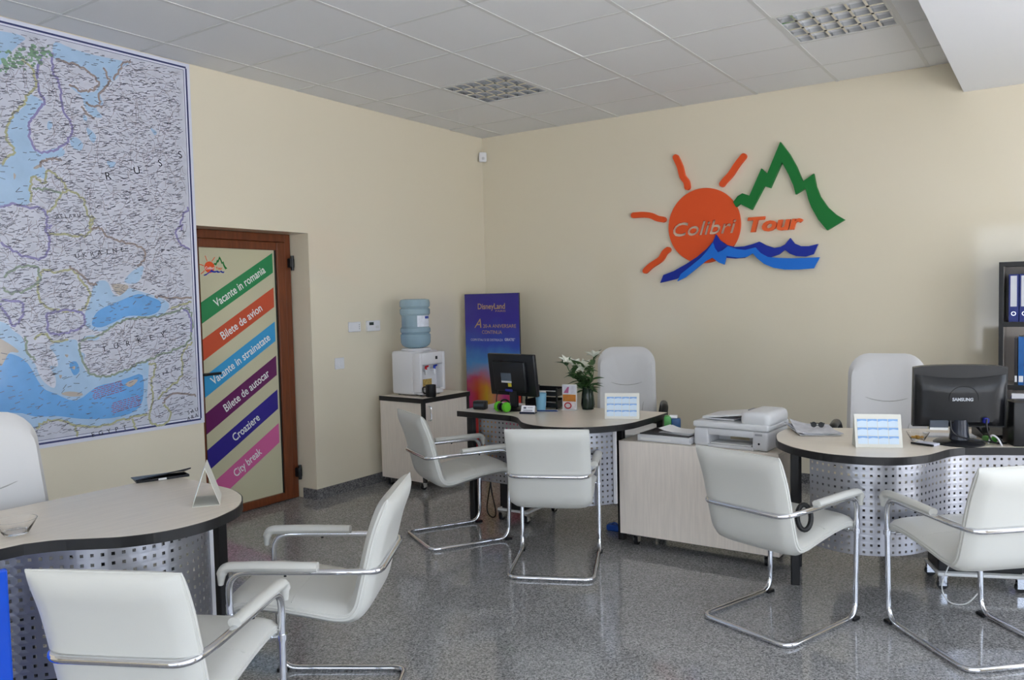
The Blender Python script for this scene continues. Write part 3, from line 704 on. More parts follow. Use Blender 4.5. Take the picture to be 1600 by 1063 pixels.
# ------------------------------------------------------------------ visitor chairs
def cushion(centre, nrm_t, width, fade0, fade1, T, NJ=12, wfun=None):
    """padded sheet along a centre line (y,z); thickness fades at the ends and sides"""
    mb = MB(); P = [Vector(p) for p in centre]; N = len(P); top = []; bot = []
    cum = [0]
    for a, b in zip(P[:-1], P[1:]): cum.append(cum[-1]+(b-a).length)
    L = cum[-1]
    for i, p in enumerate(P):
        d = P[min(i+1, N-1)]-P[max(i-1, 0)]; d.normalize(); n = Vector((-d.y, d.x))*nrm_t
        f = 1.0
        if fade0: f = min(f, math.sqrt(max(0, 1-max(0, 1-cum[i]/fade0)**2)))
        if fade1: f = min(f, math.sqrt(max(0, 1-max(0, 1-(L-cum[i])/fade1)**2)))
        a = []; b = []
        w = width*(wfun(cum[i]/L) if wfun else 1)
        for j in range(NJ+1):
            s = -1+2*j/NJ; s = math.copysign(abs(s)**.75, s)
            g = max(0, 1-abs(s)**5)**.5
            h = T/2*f*(.30+.70*g) if 0 < j < NJ else T/2*f*.30
            h = max(h, .003)
            x = s*w/2
            a.append(mb.bm.verts.new((x, p.x+n.x*h, p.y+n.y*h))); b.append(mb.bm.verts.new((x, p.x-n.x*h, p.y-n.y*h)))
        top.append(a); bot.append(b)
    for i in range(N-1):
        for j in range(NJ):
            mb.bm.faces.new((top[i][j], top[i][j+1], top[i+1][j+1], top[i+1][j]))
            mb.bm.faces.new((bot[i][j+1], bot[i][j], bot[i+1][j], bot[i+1][j+1]))
        mb.bm.faces.new((top[i][0], top[i+1][0], bot[i+1][0], bot[i][0])); mb.bm.faces.new((top[i+1][NJ], top[i][NJ], bot[i][NJ], bot[i+1][NJ]))
    for i in (0, N-1):
        for j in range(NJ): mb.bm.faces.new((top[i][j], bot[i][j], bot[i][j+1], top[i][j+1]) if i == 0 else (top[i][j+1], bot[i][j+1], bot[i][j], top[i][j]))
    return mb
def visitor_chair(label):
    t = thing('visitor_chair', label, 'chair', (0,0,0), 0, 'white cantilever visitor chairs')
    W = .226; hz = .562
    half = [(W,-.262,.0125),(W,.245,.0125),(W,.262,hz),(W,-.17,hz-.003),(W-.025,-.266,hz-.010)]
    pts = [Vector(p) for p in half]+[Vector((-p[0], p[1], p[2])) for p in reversed(half)]
    rad = [.055,.07,.075,.10,.05]; rad = rad+list(reversed(rad))
    loop = fillet(pts, rad, 7, closed=True)
    MB().tube(loop, .0118, 12, closed=True).build('tube_frame', M_chrome, t, smooth=True)
    # arm pads wrap over the front bend
    for s in (-1, 1):
        arm = fillet([(s*W,.287,hz-.045),(s*W,.280,hz+.017),(s*W,.15,hz+.019),(s*W,-.055,hz+.016)], [0,.11,.03,0], 8)
        MB().tube(arm, [.009,.014]+[.0175]*(len(arm)-3)+[.016], 12, sx=1.3).build('arm_pad', M_leather, t, smooth=True)
        MB().cyl((s*W, .06, hz-.018), (s*W, .06, hz+.004), .005, 8).build('pad_screw', M_black, t, smooth=True)
        MB().box(s*W-.016, s*W+.016, .215, .262, 0, .014, .003, 1).build('glide', M_black, t)
        MB().cyl((s*(W-.012), .258, .405), (s*(W-.05), .250, .405), .008, 10).cyl((s*W, .258, .395), (s*W, .258, .415), .0165, 12).build('seat_bracket', M_chrome, t, smooth=True)
    MB().cyl((-W+.03, .245, .402), (W-.03, .245, .402), .009, 10).build('seat_bar', M_chrome, t, smooth=True)
    prof = [(.275,.405),(.262,.425),(.22,.438),(.10,.428),(-.02,.408),(-.10,.393),(-.152,.396),(-.182,.425),(-.20,.48),(-.225,.58),(-.252,.68),(-.285,.765),(-.302,.805)]
    pc = catmull(prof, 5); k = next(i for i, p in enumerate(pc) if p.x < -.155)
    se = cushion(pc[:k+1], 1, .425, .03, 0, .074).build('seat', M_leather, t, smooth=True)
    ba = cushion(pc[k:], 1, .435, 0, .07, .074, wfun=lambda q: 1.0).build('backrest', M_leather, t, smooth=True)
    for nm, seg, par in (('piping', pc[:k+1], se), ('piping', pc[k:], ba)):
        b_ = MB()
        wd = (.425 if par is se else .435)/2+.001
        ends = [seg[0] if par is se else seg[-1]]
        line = [(-wd, p.x, p.y) for p in seg]; line2 = [(wd, p.x, p.y) for p in seg]
        path = (list(reversed(line))+line2) if par is se else (line+list(reversed(line2)))
        b_.tube(path, .0032, 6)
        b_.build(nm, M_leather, par, smooth=True)
    sm = next(p for p in pc if p.x < .06)
    MB().tube([(x*.2, sm.x, sm.y+.037*(.30+.70*max(0, 1-abs(x*.2/.2125)**5)**.5)-.0004) for x in [-1+.1*i for i in range(21)]], .0018, 6).build('seam', M_leather, se, smooth=True)
    return t
CH = [  # x, y, heading (x,y), label
    (2.325, -2.610, (-.41,.912), 'white leather chair seen straight from behind at the desk beside the poster'),
    (1.512, -2.448, (.50,.866), 'white leather chair turned sideways in front of the water cooler cabinet'),
    (3.585, -2.735, (.33,.944), 'white leather chair in front of the printer cabinet, back to the viewer'),
    (4.345, -2.575, (-.67,.742), 'white leather chair at the right edge, beneath the large monitor'),
    (2.362, -4.352, (-.856,-.518), 'white leather chair in side view facing the left foreground desk'),
    (2.462, -5.030, (-.44,.898), 'white leather chair nearest the viewer, cut off by the lower left edge')]
c0 = visitor_chair(CH[0][3])
for i, (x, y, h, lb) in enumerate(CH):
    o = c0 if i == 0 else copy_tree(c0)
    o.location = (x, y, 0); o.rotation_euler = (0, 0, math.atan2(-h[0], h[1])); o['label'] = lb

# ------------------------------------------------------------------ executive chairs
def rounded(w, h, r, n=6):
    out = []
    for cx, cy, a0 in ((w/2-r, h/2-r, 0), (-w/2+r, h/2-r, 90), (-w/2+r, -h/2+r, 180), (w/2-r, -h/2+r, 270)):
        for k in range(n+1):
            a = R(a0+90*k/n); out.append((cx+r*math.cos(a), cy+r*math.sin(a)))
    return out
def pad(outl, T, f, rings=7):
    """closed cushion from an outline: f(x,y,d) maps to 3d"""
    mb = MB(); N = len(outl); prev = None
    lay = []
    for side in (1, -1):
        for k in range(rings+1):
            s = 1-k/rings*.92 if side == 1 else 1-(rings-k)/rings*.92
            d = side*T/2*math.sqrt(max(0, 1-((s-.0)/1.0)**6))
            if side == -1 and s == 1: continue
            lay.append((s, d))
    lay1 = [(1-k/rings*.93, 1) for k in range(rings+1)]
    fr_ = []; bk_ = []
    for s, _ in lay1:
        d = T/2*math.sqrt(max(0, 1-s**6))
        fr_.append([mb.bm.verts.new(f(x*s, y*s, d)) for x, y in outl])
        bk_.append(fr_[0] if s == 1 else [mb.bm.verts.new(f(x*s, y*s, -d)) for x, y in outl])
    for L, fl_ in ((fr_, False), (bk_, True)):
        for a, b in zip(L[:-1], L[1:]):
            for i in range(N):
                q = (a[i], a[(i+1) % N], b[(i+1) % N], b[i]); mb.bm.faces.new(q[::-1] if fl_ else q)
        mb.bm.faces.new(L[-1] if not fl_ else L[-1][::-1])
    return mb
def exec_chair(label):
    t = thing('office_chair', label, 'chair', (0,0,0), 0, 'white high-back office chairs')
    # front is +Y
    bw, bh, z0 = .475, .685, .395
    def fb(x, y, d):
        v = y/bh+.5
        ww = .90+.10*math.sin(math.pi*min(1, max(0, v*.9+.1)))
        curve = .05*(x/(bw/2))**2 - .03*math.sin(math.pi*v)
        return (x*ww, -.20-.14*v+curve+d*.98, z0+v*bh)
    ba = pad(rounded(bw, bh, .12), .10, fb, 9).build('backrest', M_leather2, t, smooth=True)
    def sweep(pts): return [Vector(fb(x, y, .05*math.sqrt(max(0, 1-max(abs(x)/(bw/2), abs(y)/(bh/2))**6))+.0004)) for x, y in pts]
    for pts in ([(-.205+.41*k/24, .10-.055*math.sin(math.pi*k/24)) for k in range(25)],
                [(-.205+.085*math.sin(math.pi/2*k/12), -.02-.13*(1-math.cos(math.pi/2*k/12))) for k in range(13)],
                [(.205-.085*math.sin(math.pi/2*k/12), -.02-.13*(1-math.cos(math.pi/2*k/12))) for k in range(13)]):
        MB().tube(sweep(pts), .0028, 6).build('seam', M_stitch, ba, smooth=True)
    def fs(x, y, d): return (x, y+.03, .455+d+.02*(y/.25)**2)
    pad(rounded(.50, .49, .11), .10, fs).build('seat', M_leather2, t, smooth=True)
    for s in (-1, 1):
        arm = fillet([(s*.25,-.17,.46),(s*.285,-.185,.655),(s*.285,.10,.655),(s*.25,.13,.43)], .07, 6)
        MB().tube(arm, .021, 10, sx=1.3).build('armrest', M_black, t, smooth=True)
    MB().cyl((0,0,.10), (0,0,.40), .028, 14).build('column', M_black, t, smooth=True)
    MB().box(-.10,.10,-.12,.12,.375,.41,.006).build('tilt_plate', M_black, t)
    for k in range(5):
        a = R(72*k+18); e = Vector((math.cos(a), math.sin(a), 0))
        MB().tube([e*.02+Vector((0,0,.10)), e*.16+Vector((0,0,.09)), e*.28+Vector((0,0,.072))], [.028,.022,.016], 8).build('base_arm', M_black, t, smooth=True)
        p = e*.28; n = Vector((-e.y, e.x, 0))
        MB().cyl(p-n*.022+Vector((0,0,.027)), p+n*.022+Vector((0,0,.027)), .027, 14).cyl(p+Vector((0,0,.03)), p+Vector((0,0,.075)), .007, 8).build('caster', M_black, t, smooth=True)
    return t
EX = [(1.915, -.865, R(205), 'white high-back office chair behind the desk beside the poster'),
      (3.765, -1.14, R(187), 'white high-back office chair partly hidden by the large monitor'),
      (1.46, -4.985, R(-88), 'white high-back office chair at the left edge in front of the map')]
e0 = exec_chair(EX[0][3])
for i, (x, y, a, lb) in enumerate(EX):
    o = e0 if i == 0 else copy_tree(e0)
    o.location = (x, y, 0); o.rotation_euler = (0, 0, a); o['label'] = lb

# ------------------------------------------------------------------ rolling cabinet with printers
def caster(parent, x, y, top):
    MB().cyl((x-.010, y, .025), (x+.010, y, .025), .025, 16).build('caster_wheel', M_black, parent, smooth=True)
    MB().box(x-.016, x-.0125, y-.018, y+.018, .02, top).box(x+.0125, x+.016, y-.018, y+.018, .02, top).box(x-.018, x+.018, y-.02, y+.02, top-.006, top).build('caster_fork', M_chrome, parent)
cz = thing('rolling_cabinet', 'low maple cabinet on castors carrying the printers', 'cabinet', (2.935, -1.94, 0))
x0, x1, ya, yb = -.460, .475, -.175, .175
MB().box(x0, x1, ya, ya+.018, .075, .630, .001, 1).build('front_panel', M_woodv, cz)
MB().box(x0, x1, ya+.018, yb, .612, .630, .001, 1).build('top_panel', M_wood, cz)
for xx in (x0, x1-.018): MB().box(xx, xx+.018, ya+.018, yb, .075, .612).build('side_panel', M_woodv, cz)
MB().box(x0+.018, x1-.018, ya+.018, yb, .075, .093).build('bottom_panel', M_blackm, cz)
MB().box(x0+.018, x1-.018, yb-.012, yb, .093, .612).build('back_panel', M_woodv, cz)
for xx in (x0+.08, x1-.08):
    for yy in (ya+.06, yb-.05): caster(cz, xx, yy, .075)

# water cooler cabinet
wc = thing('storage_cabinet', 'tall maple cabinet with black edges under the water cooler', 'cabinet', (.345, -1.36, 0), R(-3))
hx, hy = .235, .275
MB().box(-hx, hx-.02, -hy, -hy+.018, .07, .703).build('side_panel', M_woodv, wc)
MB().box(-hx, hx-.02, hy-.018, hy, .07, .703).build('side_panel', M_woodv, wc)
MB().box(-hx, -hx+.012, -hy+.018, hy-.018, .07, .703).build('back_panel', M_woodv, wc)
MB().box(-hx+.012, hx-.02, -hy+.018, hy-.018, .07, .088).build('bottom_panel', M_woodv, wc)
MB().box(-hx-.002, hx+.006, -hy-.004, hy+.004, .703, .7272, .001, 1).build('top_panel', M_wood, wc)
MB().box(hx+.0062, hx+.0092, -hy-.0075, hy+.0075, .690, .7268).box(-hx-.002, hx+.0062, -hy-.0075, -hy-.0042, .690, .7268).build('edge_band', M_blackm, wc)
for yy in (-hy-.001, hy-.028): MB().box(hx-.02, hx+.004, yy, yy+.029, .07, .703).build('edge_band', M_blackm, wc)
dr = MB().box(hx-.018, hx, -hy+.030, hy-.030, .075, .70).build('cabinet_door', M_woodv, wc)
MB().tube(fillet([(hx, -hy+.06, .55), (hx+.03, -hy+.06, .55), (hx+.03, -hy+.06, .66), (hx, -hy+.06, .66)], .02), .005, 8).build('handle', M_chrome, dr, smooth=True)
for xx in (-hx+.05, hx-.06):
    for yy in (-hy+.05, hy-.05): caster(wc, xx, yy, .07)

# water cooler (taps face +X)
cl = thing('water_cooler', 'white table-top water cooler dispenser with red and blue taps', 'water cooler', (.32, -1.40, .7275), R(-3))
M_cool = mat('cooler_white', (232,231,234), rough=.3)
bd = MB()
bd.box(-.16, .09, -.15, .15, .008, .355, .022, 3); bd.box(.07, .16, -.15, -.115, .03, .345, .012, 2); bd.box(.07, .16, .115, .15, .03, .345, .012, 2); bd.box(.07, .16, -.12, .12, .245, .345, .012, 2); bd.box(.07, .16, -.12, .12, .008, .05, .010, 2)
bd.lathe([(0,.352),(.115,.352),(.125,.362),(.11,.375),(0,.375)], 28, -.02, 0)
bd.build('body', M_cool, cl, smooth=True)
for s, c, nm in ((-1, (200,30,40), 'red'), (1, (40,70,190), 'blue')):
    tp = MB().cyl((.09, s*.05, .20), (.135, s*.05, .20), .014, 12).cyl((.13, s*.05, .165), (.13, s*.05, .205), .010, 12).build('tap', M_cool, cl, smooth=True)
    MB().tube([(.128, s*.05, .205), (.130, s*.05, .228), (.155, s*.05, .236)], [.011, .011, .007], 8).build('lever', mat(nm+'_lever', c, rough=.3), tp, smooth=True)
MB().box(.091, .155, -.09, .09, .050, .056, .002, 1).build('drip_tray', mat('drip_grey', (180,180,182)), cl)
MB().box(.0905, .0915, -.055, .055, .065, .125).build('sticker', mat('sticker_tan', (190,160,90), var=.3, scale=60), cl)
MB().box(.1605, .1615, .03, .055, .285, .31).build('badge', M_blackm, cl)
for yy in (-.1, .1):
    for xx in (-.12, .12): MB().cyl((xx, yy, 0), (xx, yy, .01), .012, 10).build('foot', M_black, cl, smooth=True)
# bottle, upside down, resting in the collar
M_bot = mat('blue_polycarbonate', (186,212,226), rough=.12, trans=.55, ior=1.2)
bt = thing('water_bottle', 'translucent blue water bottle upside down on the cooler', 'bottle', (.30, -1.40, 1.1035), R(-3))
pr = [(.0,.0),(.06,0),(.090,.008),(.110,.022),(.120,.045),(.122,.085),(.122,.108),(.112,.118),(.122,.130),(.122,.158),(.111,.172),(.111,.262),(.122,.276),(.122,.312),(.111,.324),(.122,.336),(.122,.372),(.115,.390),(.09,.396),(.0,.390)]
bsh = MB().lathe(pr, 36).build('bottle_shell', M_bot, bt, smooth=True)
MB().lathe([(0,.02),(.05,.02),(.09,.04),(.106,.065),(.106,.09),(.104,.175),(.104,.228),(0,.228)], 32).build('water', mat('water', (214,232,242), rough=.0, trans=.95, ior=1.2), bt, smooth=True)
lbm = MB(); n_ = 12
vv = [[lbm.bm.verts.new((.1125*math.cos(R(-38+70*k/n_)), .1125*math.sin(R(-38+70*k/n_)), z)) for k in range(n_+1)] for z in (.172, .262)]
for k in range(n_): lbm.bm.faces.new((vv[0][k], vv[0][k+1], vv[1][k+1], vv[1][k]))
lab = lbm.build('label', mat('bottle_label', (226,230,240), rough=.4, var=.12, scale=30), bt, smooth=True)
lb2 = MB()
vv = [[lb2.bm.verts.new((.1128*math.cos(R(-2+30*k/n_)), .1128*math.sin(R(-2+30*k/n_)), z)) for k in range(n_+1)] for z in (.236, .256)]
for k in range(n_): lb2.bm.faces.new((vv[0][k], vv[0][k+1], vv[1][k+1], vv[1][k]))
lb2.build('label_band', mat('label_blue', (40,70,160)), lab)
mg = thing('mug', 'black mug standing in front of the water cooler', 'mug', (.545, -1.52, .7275), R(20))
MB().lathe([(0,.004),(.036,.004),(.038,0),(.041,.01),(.041,.095),(.038,.095),(.036,.012),(0,.012)], 24).build('cup_body', M_black, mg, smooth=True)
MB().tube(fillet([(-.038,0,.078),(-.068,0,.075),(-.066,0,.03),(-.038,0,.025)], .02), .006, 8).build('handle', M_black, mg, smooth=True)

# ------------------------------------------------------------------ wall fittings
def plate(name, label, cat, y, z, w, h, d=.018):
    t = thing(name, label, cat, (0, y, z))
    MB().box(.0005, d, -w/2, w/2, -h/2, h/2, .004, 2).build('housing', M_whitep, t)
    return t
t = plate('heating_control', 'plain white wall control with tiny buttons, left of the thermostat', 'control', -1.795, 1.289, .125, .078)
for k in range(3): MB().cyl((.017, .045, .016-.016*k), (.020, .045, .016-.016*k), .004, 8).build('button', mat('grey_button', (150,150,150)), t)
t = plate('thermostat', 'white thermostat with a small dark display near the cooler', 'thermostat', -1.588, 1.290, .145, .085, .024)
MB().box(.0238, .0248, -.055, -.005, .006, .030).build('display', mat('lcd_grey', (70,78,74), rough=.2), t)
MB().box(.0238, .026, .02, .055, -.02, .0, .001, 1).build('button', M_rail, t)
t = plate('light_switch', 'white double light switch below the wall control', 'switch', -1.966, 1.013, .095, .088, .012)
for s in (-1, 1): MB().box(.0118, .016, s*.017-.015, s*.017+.015, -.026, .026, .002, 1).build('rocker', M_whitep, t)
ms = thing('motion_sensor', 'small white motion sensor high in the room corner', 'sensor', (.05, -.06, 2.795), R(-135))
MB().box(-.036, .036, -.034, .018, 0, .092, .012, 3).build('housing', M_whitep, ms, smooth=True)
MB().lathe([(0,.018),(.014,.019),(.018,.032),(.014,.045),(0,.046)], 16, 0, .008).build('lens', mat('sensor_lens', (205,205,208), rough=.3), ms, smooth=True)
MB().box(-.012, .012, -.052, -.030, .02, .06).build('bracket', M_whitep, ms)

# ------------------------------------------------------------------ poster stand
def poster_material():
    m = bpy.data.materials.new('poster_print'); m.use_nodes = True; nt = m.node_tree; b = nt.nodes['Principled BSDF']
    tc = nt.nodes.new('ShaderNodeTexCoord'); sp = nt.nodes.new('ShaderNodeSeparateXYZ')
    nz = nt.nodes.new('ShaderNodeTexNoise'); nz.inputs['Scale'].default_value = 5; nz.inputs['Detail'].default_value = 5
    nt.links.new(tc.outputs['Object'], sp.inputs[0]); nt.links.new(tc.outputs['Object'], nz.inputs['Vector'])
    ad = nt.nodes.new('ShaderNodeMath'); ad.operation = 'MULTIPLY_ADD'; ad.inputs[1].default_value = .22; 
    nt.links.new(nz.outputs['Fac'], ad.inputs[0]); nt.links.new(sp.outputs['Z'], ad.inputs[2])
    mr = nt.nodes.new('ShaderNodeMapRange'); mr.inputs['From Min'].default_value = .11; mr.inputs['From Max'].default_value = 1.65
    nt.links.new(ad.outputs[0], mr.inputs['Value'])
    rp = nt.nodes.new('ShaderNodeValToRGB'); e = rp.color_ramp.elements
    e[0].position = 0; e[0].color = lin((150,20,60)); e[1].position = 1; e[1].color = lin((48,36,140))
    for p, c in ((.34, (196,44,44)), (.44, (214,120,40)), (.49, (206,86,120)), (.54, (150,150,190)), (.60, (84,150,214)), (.70, (58,84,190)), (.84, (58,46,158))):
        q = e.new(p); q.color = lin(c)
    nt.links.new(mr.outputs[0], rp.inputs[0])
    # bottom turns from magenta on the left to yellow in the middle
    rp2 = nt.nodes.new('ShaderNodeValToRGB'); f = rp2.color_ramp.elements
    f[0].position = .0; f[0].color = lin((206,60,140)); f[1].position = 1; f[1].color = lin((226,70,40))
    q = f.new(.38); q.color = lin((236,190,60)); q = f.new(.2); q.color = lin((220,70,60)); q = f.new(.7); q.color = lin((214,80,150))
    mr2 = nt.nodes.new('ShaderNodeMapRange'); mr2.inputs['From Min'].default_value = -.3; mr2.inputs['From Max'].default_value = .3
    nt.links.new(sp.outputs['X'], mr2.inputs['Value']); nt.links.new(mr2.outputs[0], rp2.inputs[0])
    mk = nt.nodes.new('ShaderNodeMapRange'); mk.inputs['From Min'].default_value = .92; mk.inputs['From Max'].default_value = .72
    nt.links.new(ad.outputs[0], mk.inputs['Value'])
    mx = nt.nodes.new('ShaderNodeMixRGB'); nt.links.new(mk.outputs[0], mx.inputs[0]); nt.links.new(rp.outputs[0], mx.inputs[1]); nt.links.new(rp2.outputs[0], mx.inputs[2])
    nt.links.new(mx.outputs[0], b.inputs['Base Color']); b.inputs['Roughness'].default_value = .22
    return m
ps = thing('poster_stand', 'upright blue and rainbow advertising board in the corner', 'poster', (.387, -.45, 0))
MB().box(-.301, .301, -.004, .012, .02, 1.534, .002, 1).build('board', M_blackm, ps)
MB().box(-.299, .299, -.0052, -.0042, .022, 1.532).build('print', poster_material(), ps)
MB().box(-.24, -.20, -.13, .15, 0, .02, .003, 1).build('foot', M_blackm, ps); MB().box(.20, .24, -.13, .15, 0, .02, .003, 1).build('foot', M_blackm, ps)
M_gold = mat('gold_print', (196,160,110), rough=.4); M_pw = mat('pale_print', (214,216,236), rough=.4)
pt = lambda x, z: frame((x, -.0058, z), (1,0,0), (0,0,1))
text('lettering', 'DisneyLand', .072, M_gold, ps, pt(0, 1.395), width=.30, bold=.0008)
text('lettering', 'PARIS', .022, M_gold, ps, pt(.10, 1.368), width=.11)
text('lettering', 'A', .12, M_gold, ps, pt(-.155, 1.225), shear=.35)
text('lettering', '20-A ANIVERSARE', .046, M_gold, ps, pt(.085, 1.225), width=.36)
text('lettering', 'CONTINUA', .046, M_gold, ps, pt(.0, 1.170), width=.22)
text('lettering', 'COPII STAU SI SE DISTREAZA', .030, M_pw, ps, pt(-.06, 1.105), width=.36)
text('lettering', 'GRATIS*', .034, M_pw, ps, pt(.195, 1.108), width=.115, bold=.001)

# ------------------------------------------------------------------ desk calendars (tent of card with twelve month blocks)
DT = .7508
M_cal = mat('calendar_card', (224,222,212), rough=.5); M_blue = mat('calendar_block', (208,224,238), rough=.6); M_hdr = mat('calendar_header', (138,178,226), rough=.6)
M_swoosh = M_hdr
def calendar(label, loc, rz, w=.205, h=.150, dp=.085):
    t = thing('desk_calendar', label, 'calendar', loc, rz, 'tent calendars on the desks')
    sl = math.atan2(dp/2, h); c, s = math.cos(sl), math.sin(sl); LN = math.hypot(h, dp/2)
    Mf = Matrix.Translation((0, -dp/2, .001)) @ Matrix.Rotation(-sl, 4, 'X')
    Mb = Matrix.Translation((0, dp/2, .001)) @ Matrix.Rotation(sl, 4, 'X')
    MB().box(-w/2, w/2, -.0008, .0008, 0, LN, M=Mf).build('front_card', M_cal, t)
    MB().box(-w/2, w/2, -.0008, .0008, 0, LN-.002, M=Mb).build('back_card', M_cal, t)
    MB().box(-w/2, w/2, -dp/2, dp/2, 0, .0012).build('base_card', M_cal, t)
    for r_ in range(3):
        for k in range(4):
            x = -w/2+.012+k*(w-.024)/4; z = .016+r_*(LN-.036)/3; bw_ = (w-.024)/4-.003; bh_ = (LN-.036)/3-.003
            b_ = MB().box(x, x+bw_, -.0016, -.0008, z, z+bh_, M=Mf).build('month_block', M_blue, t)
            q = [(x, z+bh_), (x, z+bh_*.66), (x+bw_*.5, z+bh_*.80), (x+bw_, z+bh_*.72), (x+bw_, z+bh_)]
            MB().prism(q, .0017, .0020, f=lambda a, b, d, Mf=Mf: Mf @ Vector((a, -d, b))).build('month_header', M_hdr, b_)
    return t
calendar('tent calendar on the desk in front of the middle office chair', (2.462, -2.035, DT), R(22))
calendar('tent calendar on the right desk beside the large monitor', (3.927, -2.325, DT), R(22))
calendar('tent calendar seen edge-on on the left foreground desk', (1.985, -4.560, DT), R(-38), w=.17, h=.14, dp=.095)

# ------------------------------------------------------------------ monitors
M_mon = mat('monitor_black', (24,25,28), rough=.3, spec=.5); M_scr = mat('screen_dark', (12,13,16), rough=.1)
def monitor_old(loc, rz):
    t = thing('computer_monitor', 'smaller black monitor seen from behind, in front of the poster', 'monitor', loc, rz)
    Mt = Matrix.Translation((0, 0, .225)) @ Matrix.Rotation(R(7), 4, 'X')
    MB().box(-.205, .205, -.012, .018, -.135, .145, .008, 3, M=Mt).build('screen_housing', M_mon, t, smooth=True)
    MB().box(-.19, .19, .018, .0185, -.12, .13, M=Mt).build('screen', M_scr, t)
    MB().box(-.14, .14, -.045, -.012, -.10, .10, .012, 2, M=Mt).build('back_cover', M_mon, t, smooth=True)
    MB().box(-.065, .025, -.0458, -.0452, -.030, .025, M=Mt).build('sticker', mat('sticker_grey', (86,98,112)), t)
    MB().box(-.065, .025, -.0462, -.0458, -.040, -.028, M=Mt).build('sticker', M_rail, t)
    MB().box(-.008, .022, -.0466, -.0461, -.066, -.042, M=Mt).build('sticker', mat('sticker_yellow', (214,196,50)), t)
    MB().box(-.03, .03, -.060, -.045, -.098, -.080, .004, 1, M=Mt).build('cable_plug', mat('plug_blue', (30,36,130)), t)
    MB().box(-.03, .03, -.006, .022, .012, .17, .005, 2).build('neck', M_mon, t)
    MB().lathe([(0,0),(.115,0),(.118,.006),(.10,.014),(.035,.02),(0,.02)], 32).build('stand_base', M_mon, t, smooth=True)
    MB().tube(fillet([(-.09,.0,.21),(-.13,-.02,.10),(-.13,-.03,.02),(-.10,-.08,.006)], .04), .0035, 8).build('cable', M_black, t, smooth=True)
    return t
monitor_old((1.640, -1.985, DT), R(-8))
def monitor_big(loc, rz):
    t = thing('computer_monitor', 'large black monitor seen from behind on the right desk', 'monitor', loc, rz)
    zc = .222; w, h = .400, .288
    Mt = Matrix.Translation((0, 0, zc)) @ Matrix.Rotation(R(5), 4, 'X')
    outl = [(-w/2, -h/2), (w/2, -h/2), (w/2, h/2-.004)]+[(w/2-w*k/12, h/2+.008*math.sin(math.pi*k/12)) for k in range(1, 12)]+[(-w/2, h/2-.004)]
    MB().prism(outl, -.022, .008, f=lambda a, b, d: Mt @ Vector((a, -d, b))).build('screen_housing', M_mon, t)
    MB().box(-w/2+.016, w/2-.016, .0222, .0228, -h/2+.02, h/2-.016, M=Mt).build('screen', M_scr, t)
    # swollen back shell with the arched step
    bs = MB(); nx, nz = 24, 10; g = []
    for j in range(nz+1):
        row = []
        for i in range(nx+1):
            u = -1+2*i/nx; v = j/nz
            x = u*(w/2-.008); zt = h/2-.055-.020*(1-u*u)+.02; z = -h/2+.008+(zt+h/2-.008)*v
            d = .010+.030*math.sqrt(max(0, 1-abs(u)**4))*min(1, (1-v)*6+.1)*min(1, v*8+.25)
            row.append(bs.bm.verts.new(Mt @ Vector((x, -d, z))))
        g.append(row)
    for j in range(nz):
        for i in range(nx): bs.bm.faces.new((g[j][i], g[j][i+1], g[j+1][i+1], g[j+1][i]))
    so = bs.build('back_shell', M_mon, t, smooth=True)
    rg = [Mt @ Vector((.01+.062*math.cos(a_), -.0415, .0+.058*math.sin(a_))) for a_ in [R(-10+200*k/24) for k in range(25)]]
    MB().tube(rg, .0012, 6).build('round_groove', M_black, t, smooth=True)
    text('lettering', 'SAMSUNG', .021, mat('logo_silver', (190,194,200), rough=.3), t, Mt @ frame((.005, -.0425, -.012), (1,0,0), (0,0,1)), width=.088, bold=.0008)
    MB().box(-.135, -.055, -.052, -.036, -.150, -.105, .002, 1, M=Mt).build('input_panel', mat('panel_grey', (80,86,96), rough=.4), t)
    MB().box(-.135, -.055, -.0525, -.052, -.150, -.138, M=Mt).build('input_label', M_rail, t)
    MB().box(.09, .115, -.060, -.036, -.115, -.09, .004, 1, M=Mt).build('cable_plug', mat('plug_blue', (30,36,130)), t)
    MB().lathe([(.046,.012),(.040,.05),(.038,.10),(.038,.115),(0,.115)], 24, 0, -.004).build('neck', mat('neck_dark', (38,42,54), rough=.25), t, smooth=True)
    MB().lathe([(0,0),(.108,0),(.110,.006),(.098,.014),(.05,.022),(0,.024)], 36).build('stand_base', M_mon, t, smooth=True)
    MB().tube(catmull([(-.05,-.05,.115),(-.045,-.055,.07),(-.02,-.05,.045),(.03,-.048,.03),(.09,-.03,.02),(.16,-.02,.006)], 5), .0035, 8).build('cable', M_black, t, smooth=True)
    MB().tube(catmull([(.102,-.058,.125),(.10,-.06,.09),(.112,-.05,.05),(.14,-.03,.012),(.20,.0,.006)], 5), .004, 8).build('cable', M_black, t, smooth=True)
    return t
monitor_big((4.243, -2.085, DT), R(20))

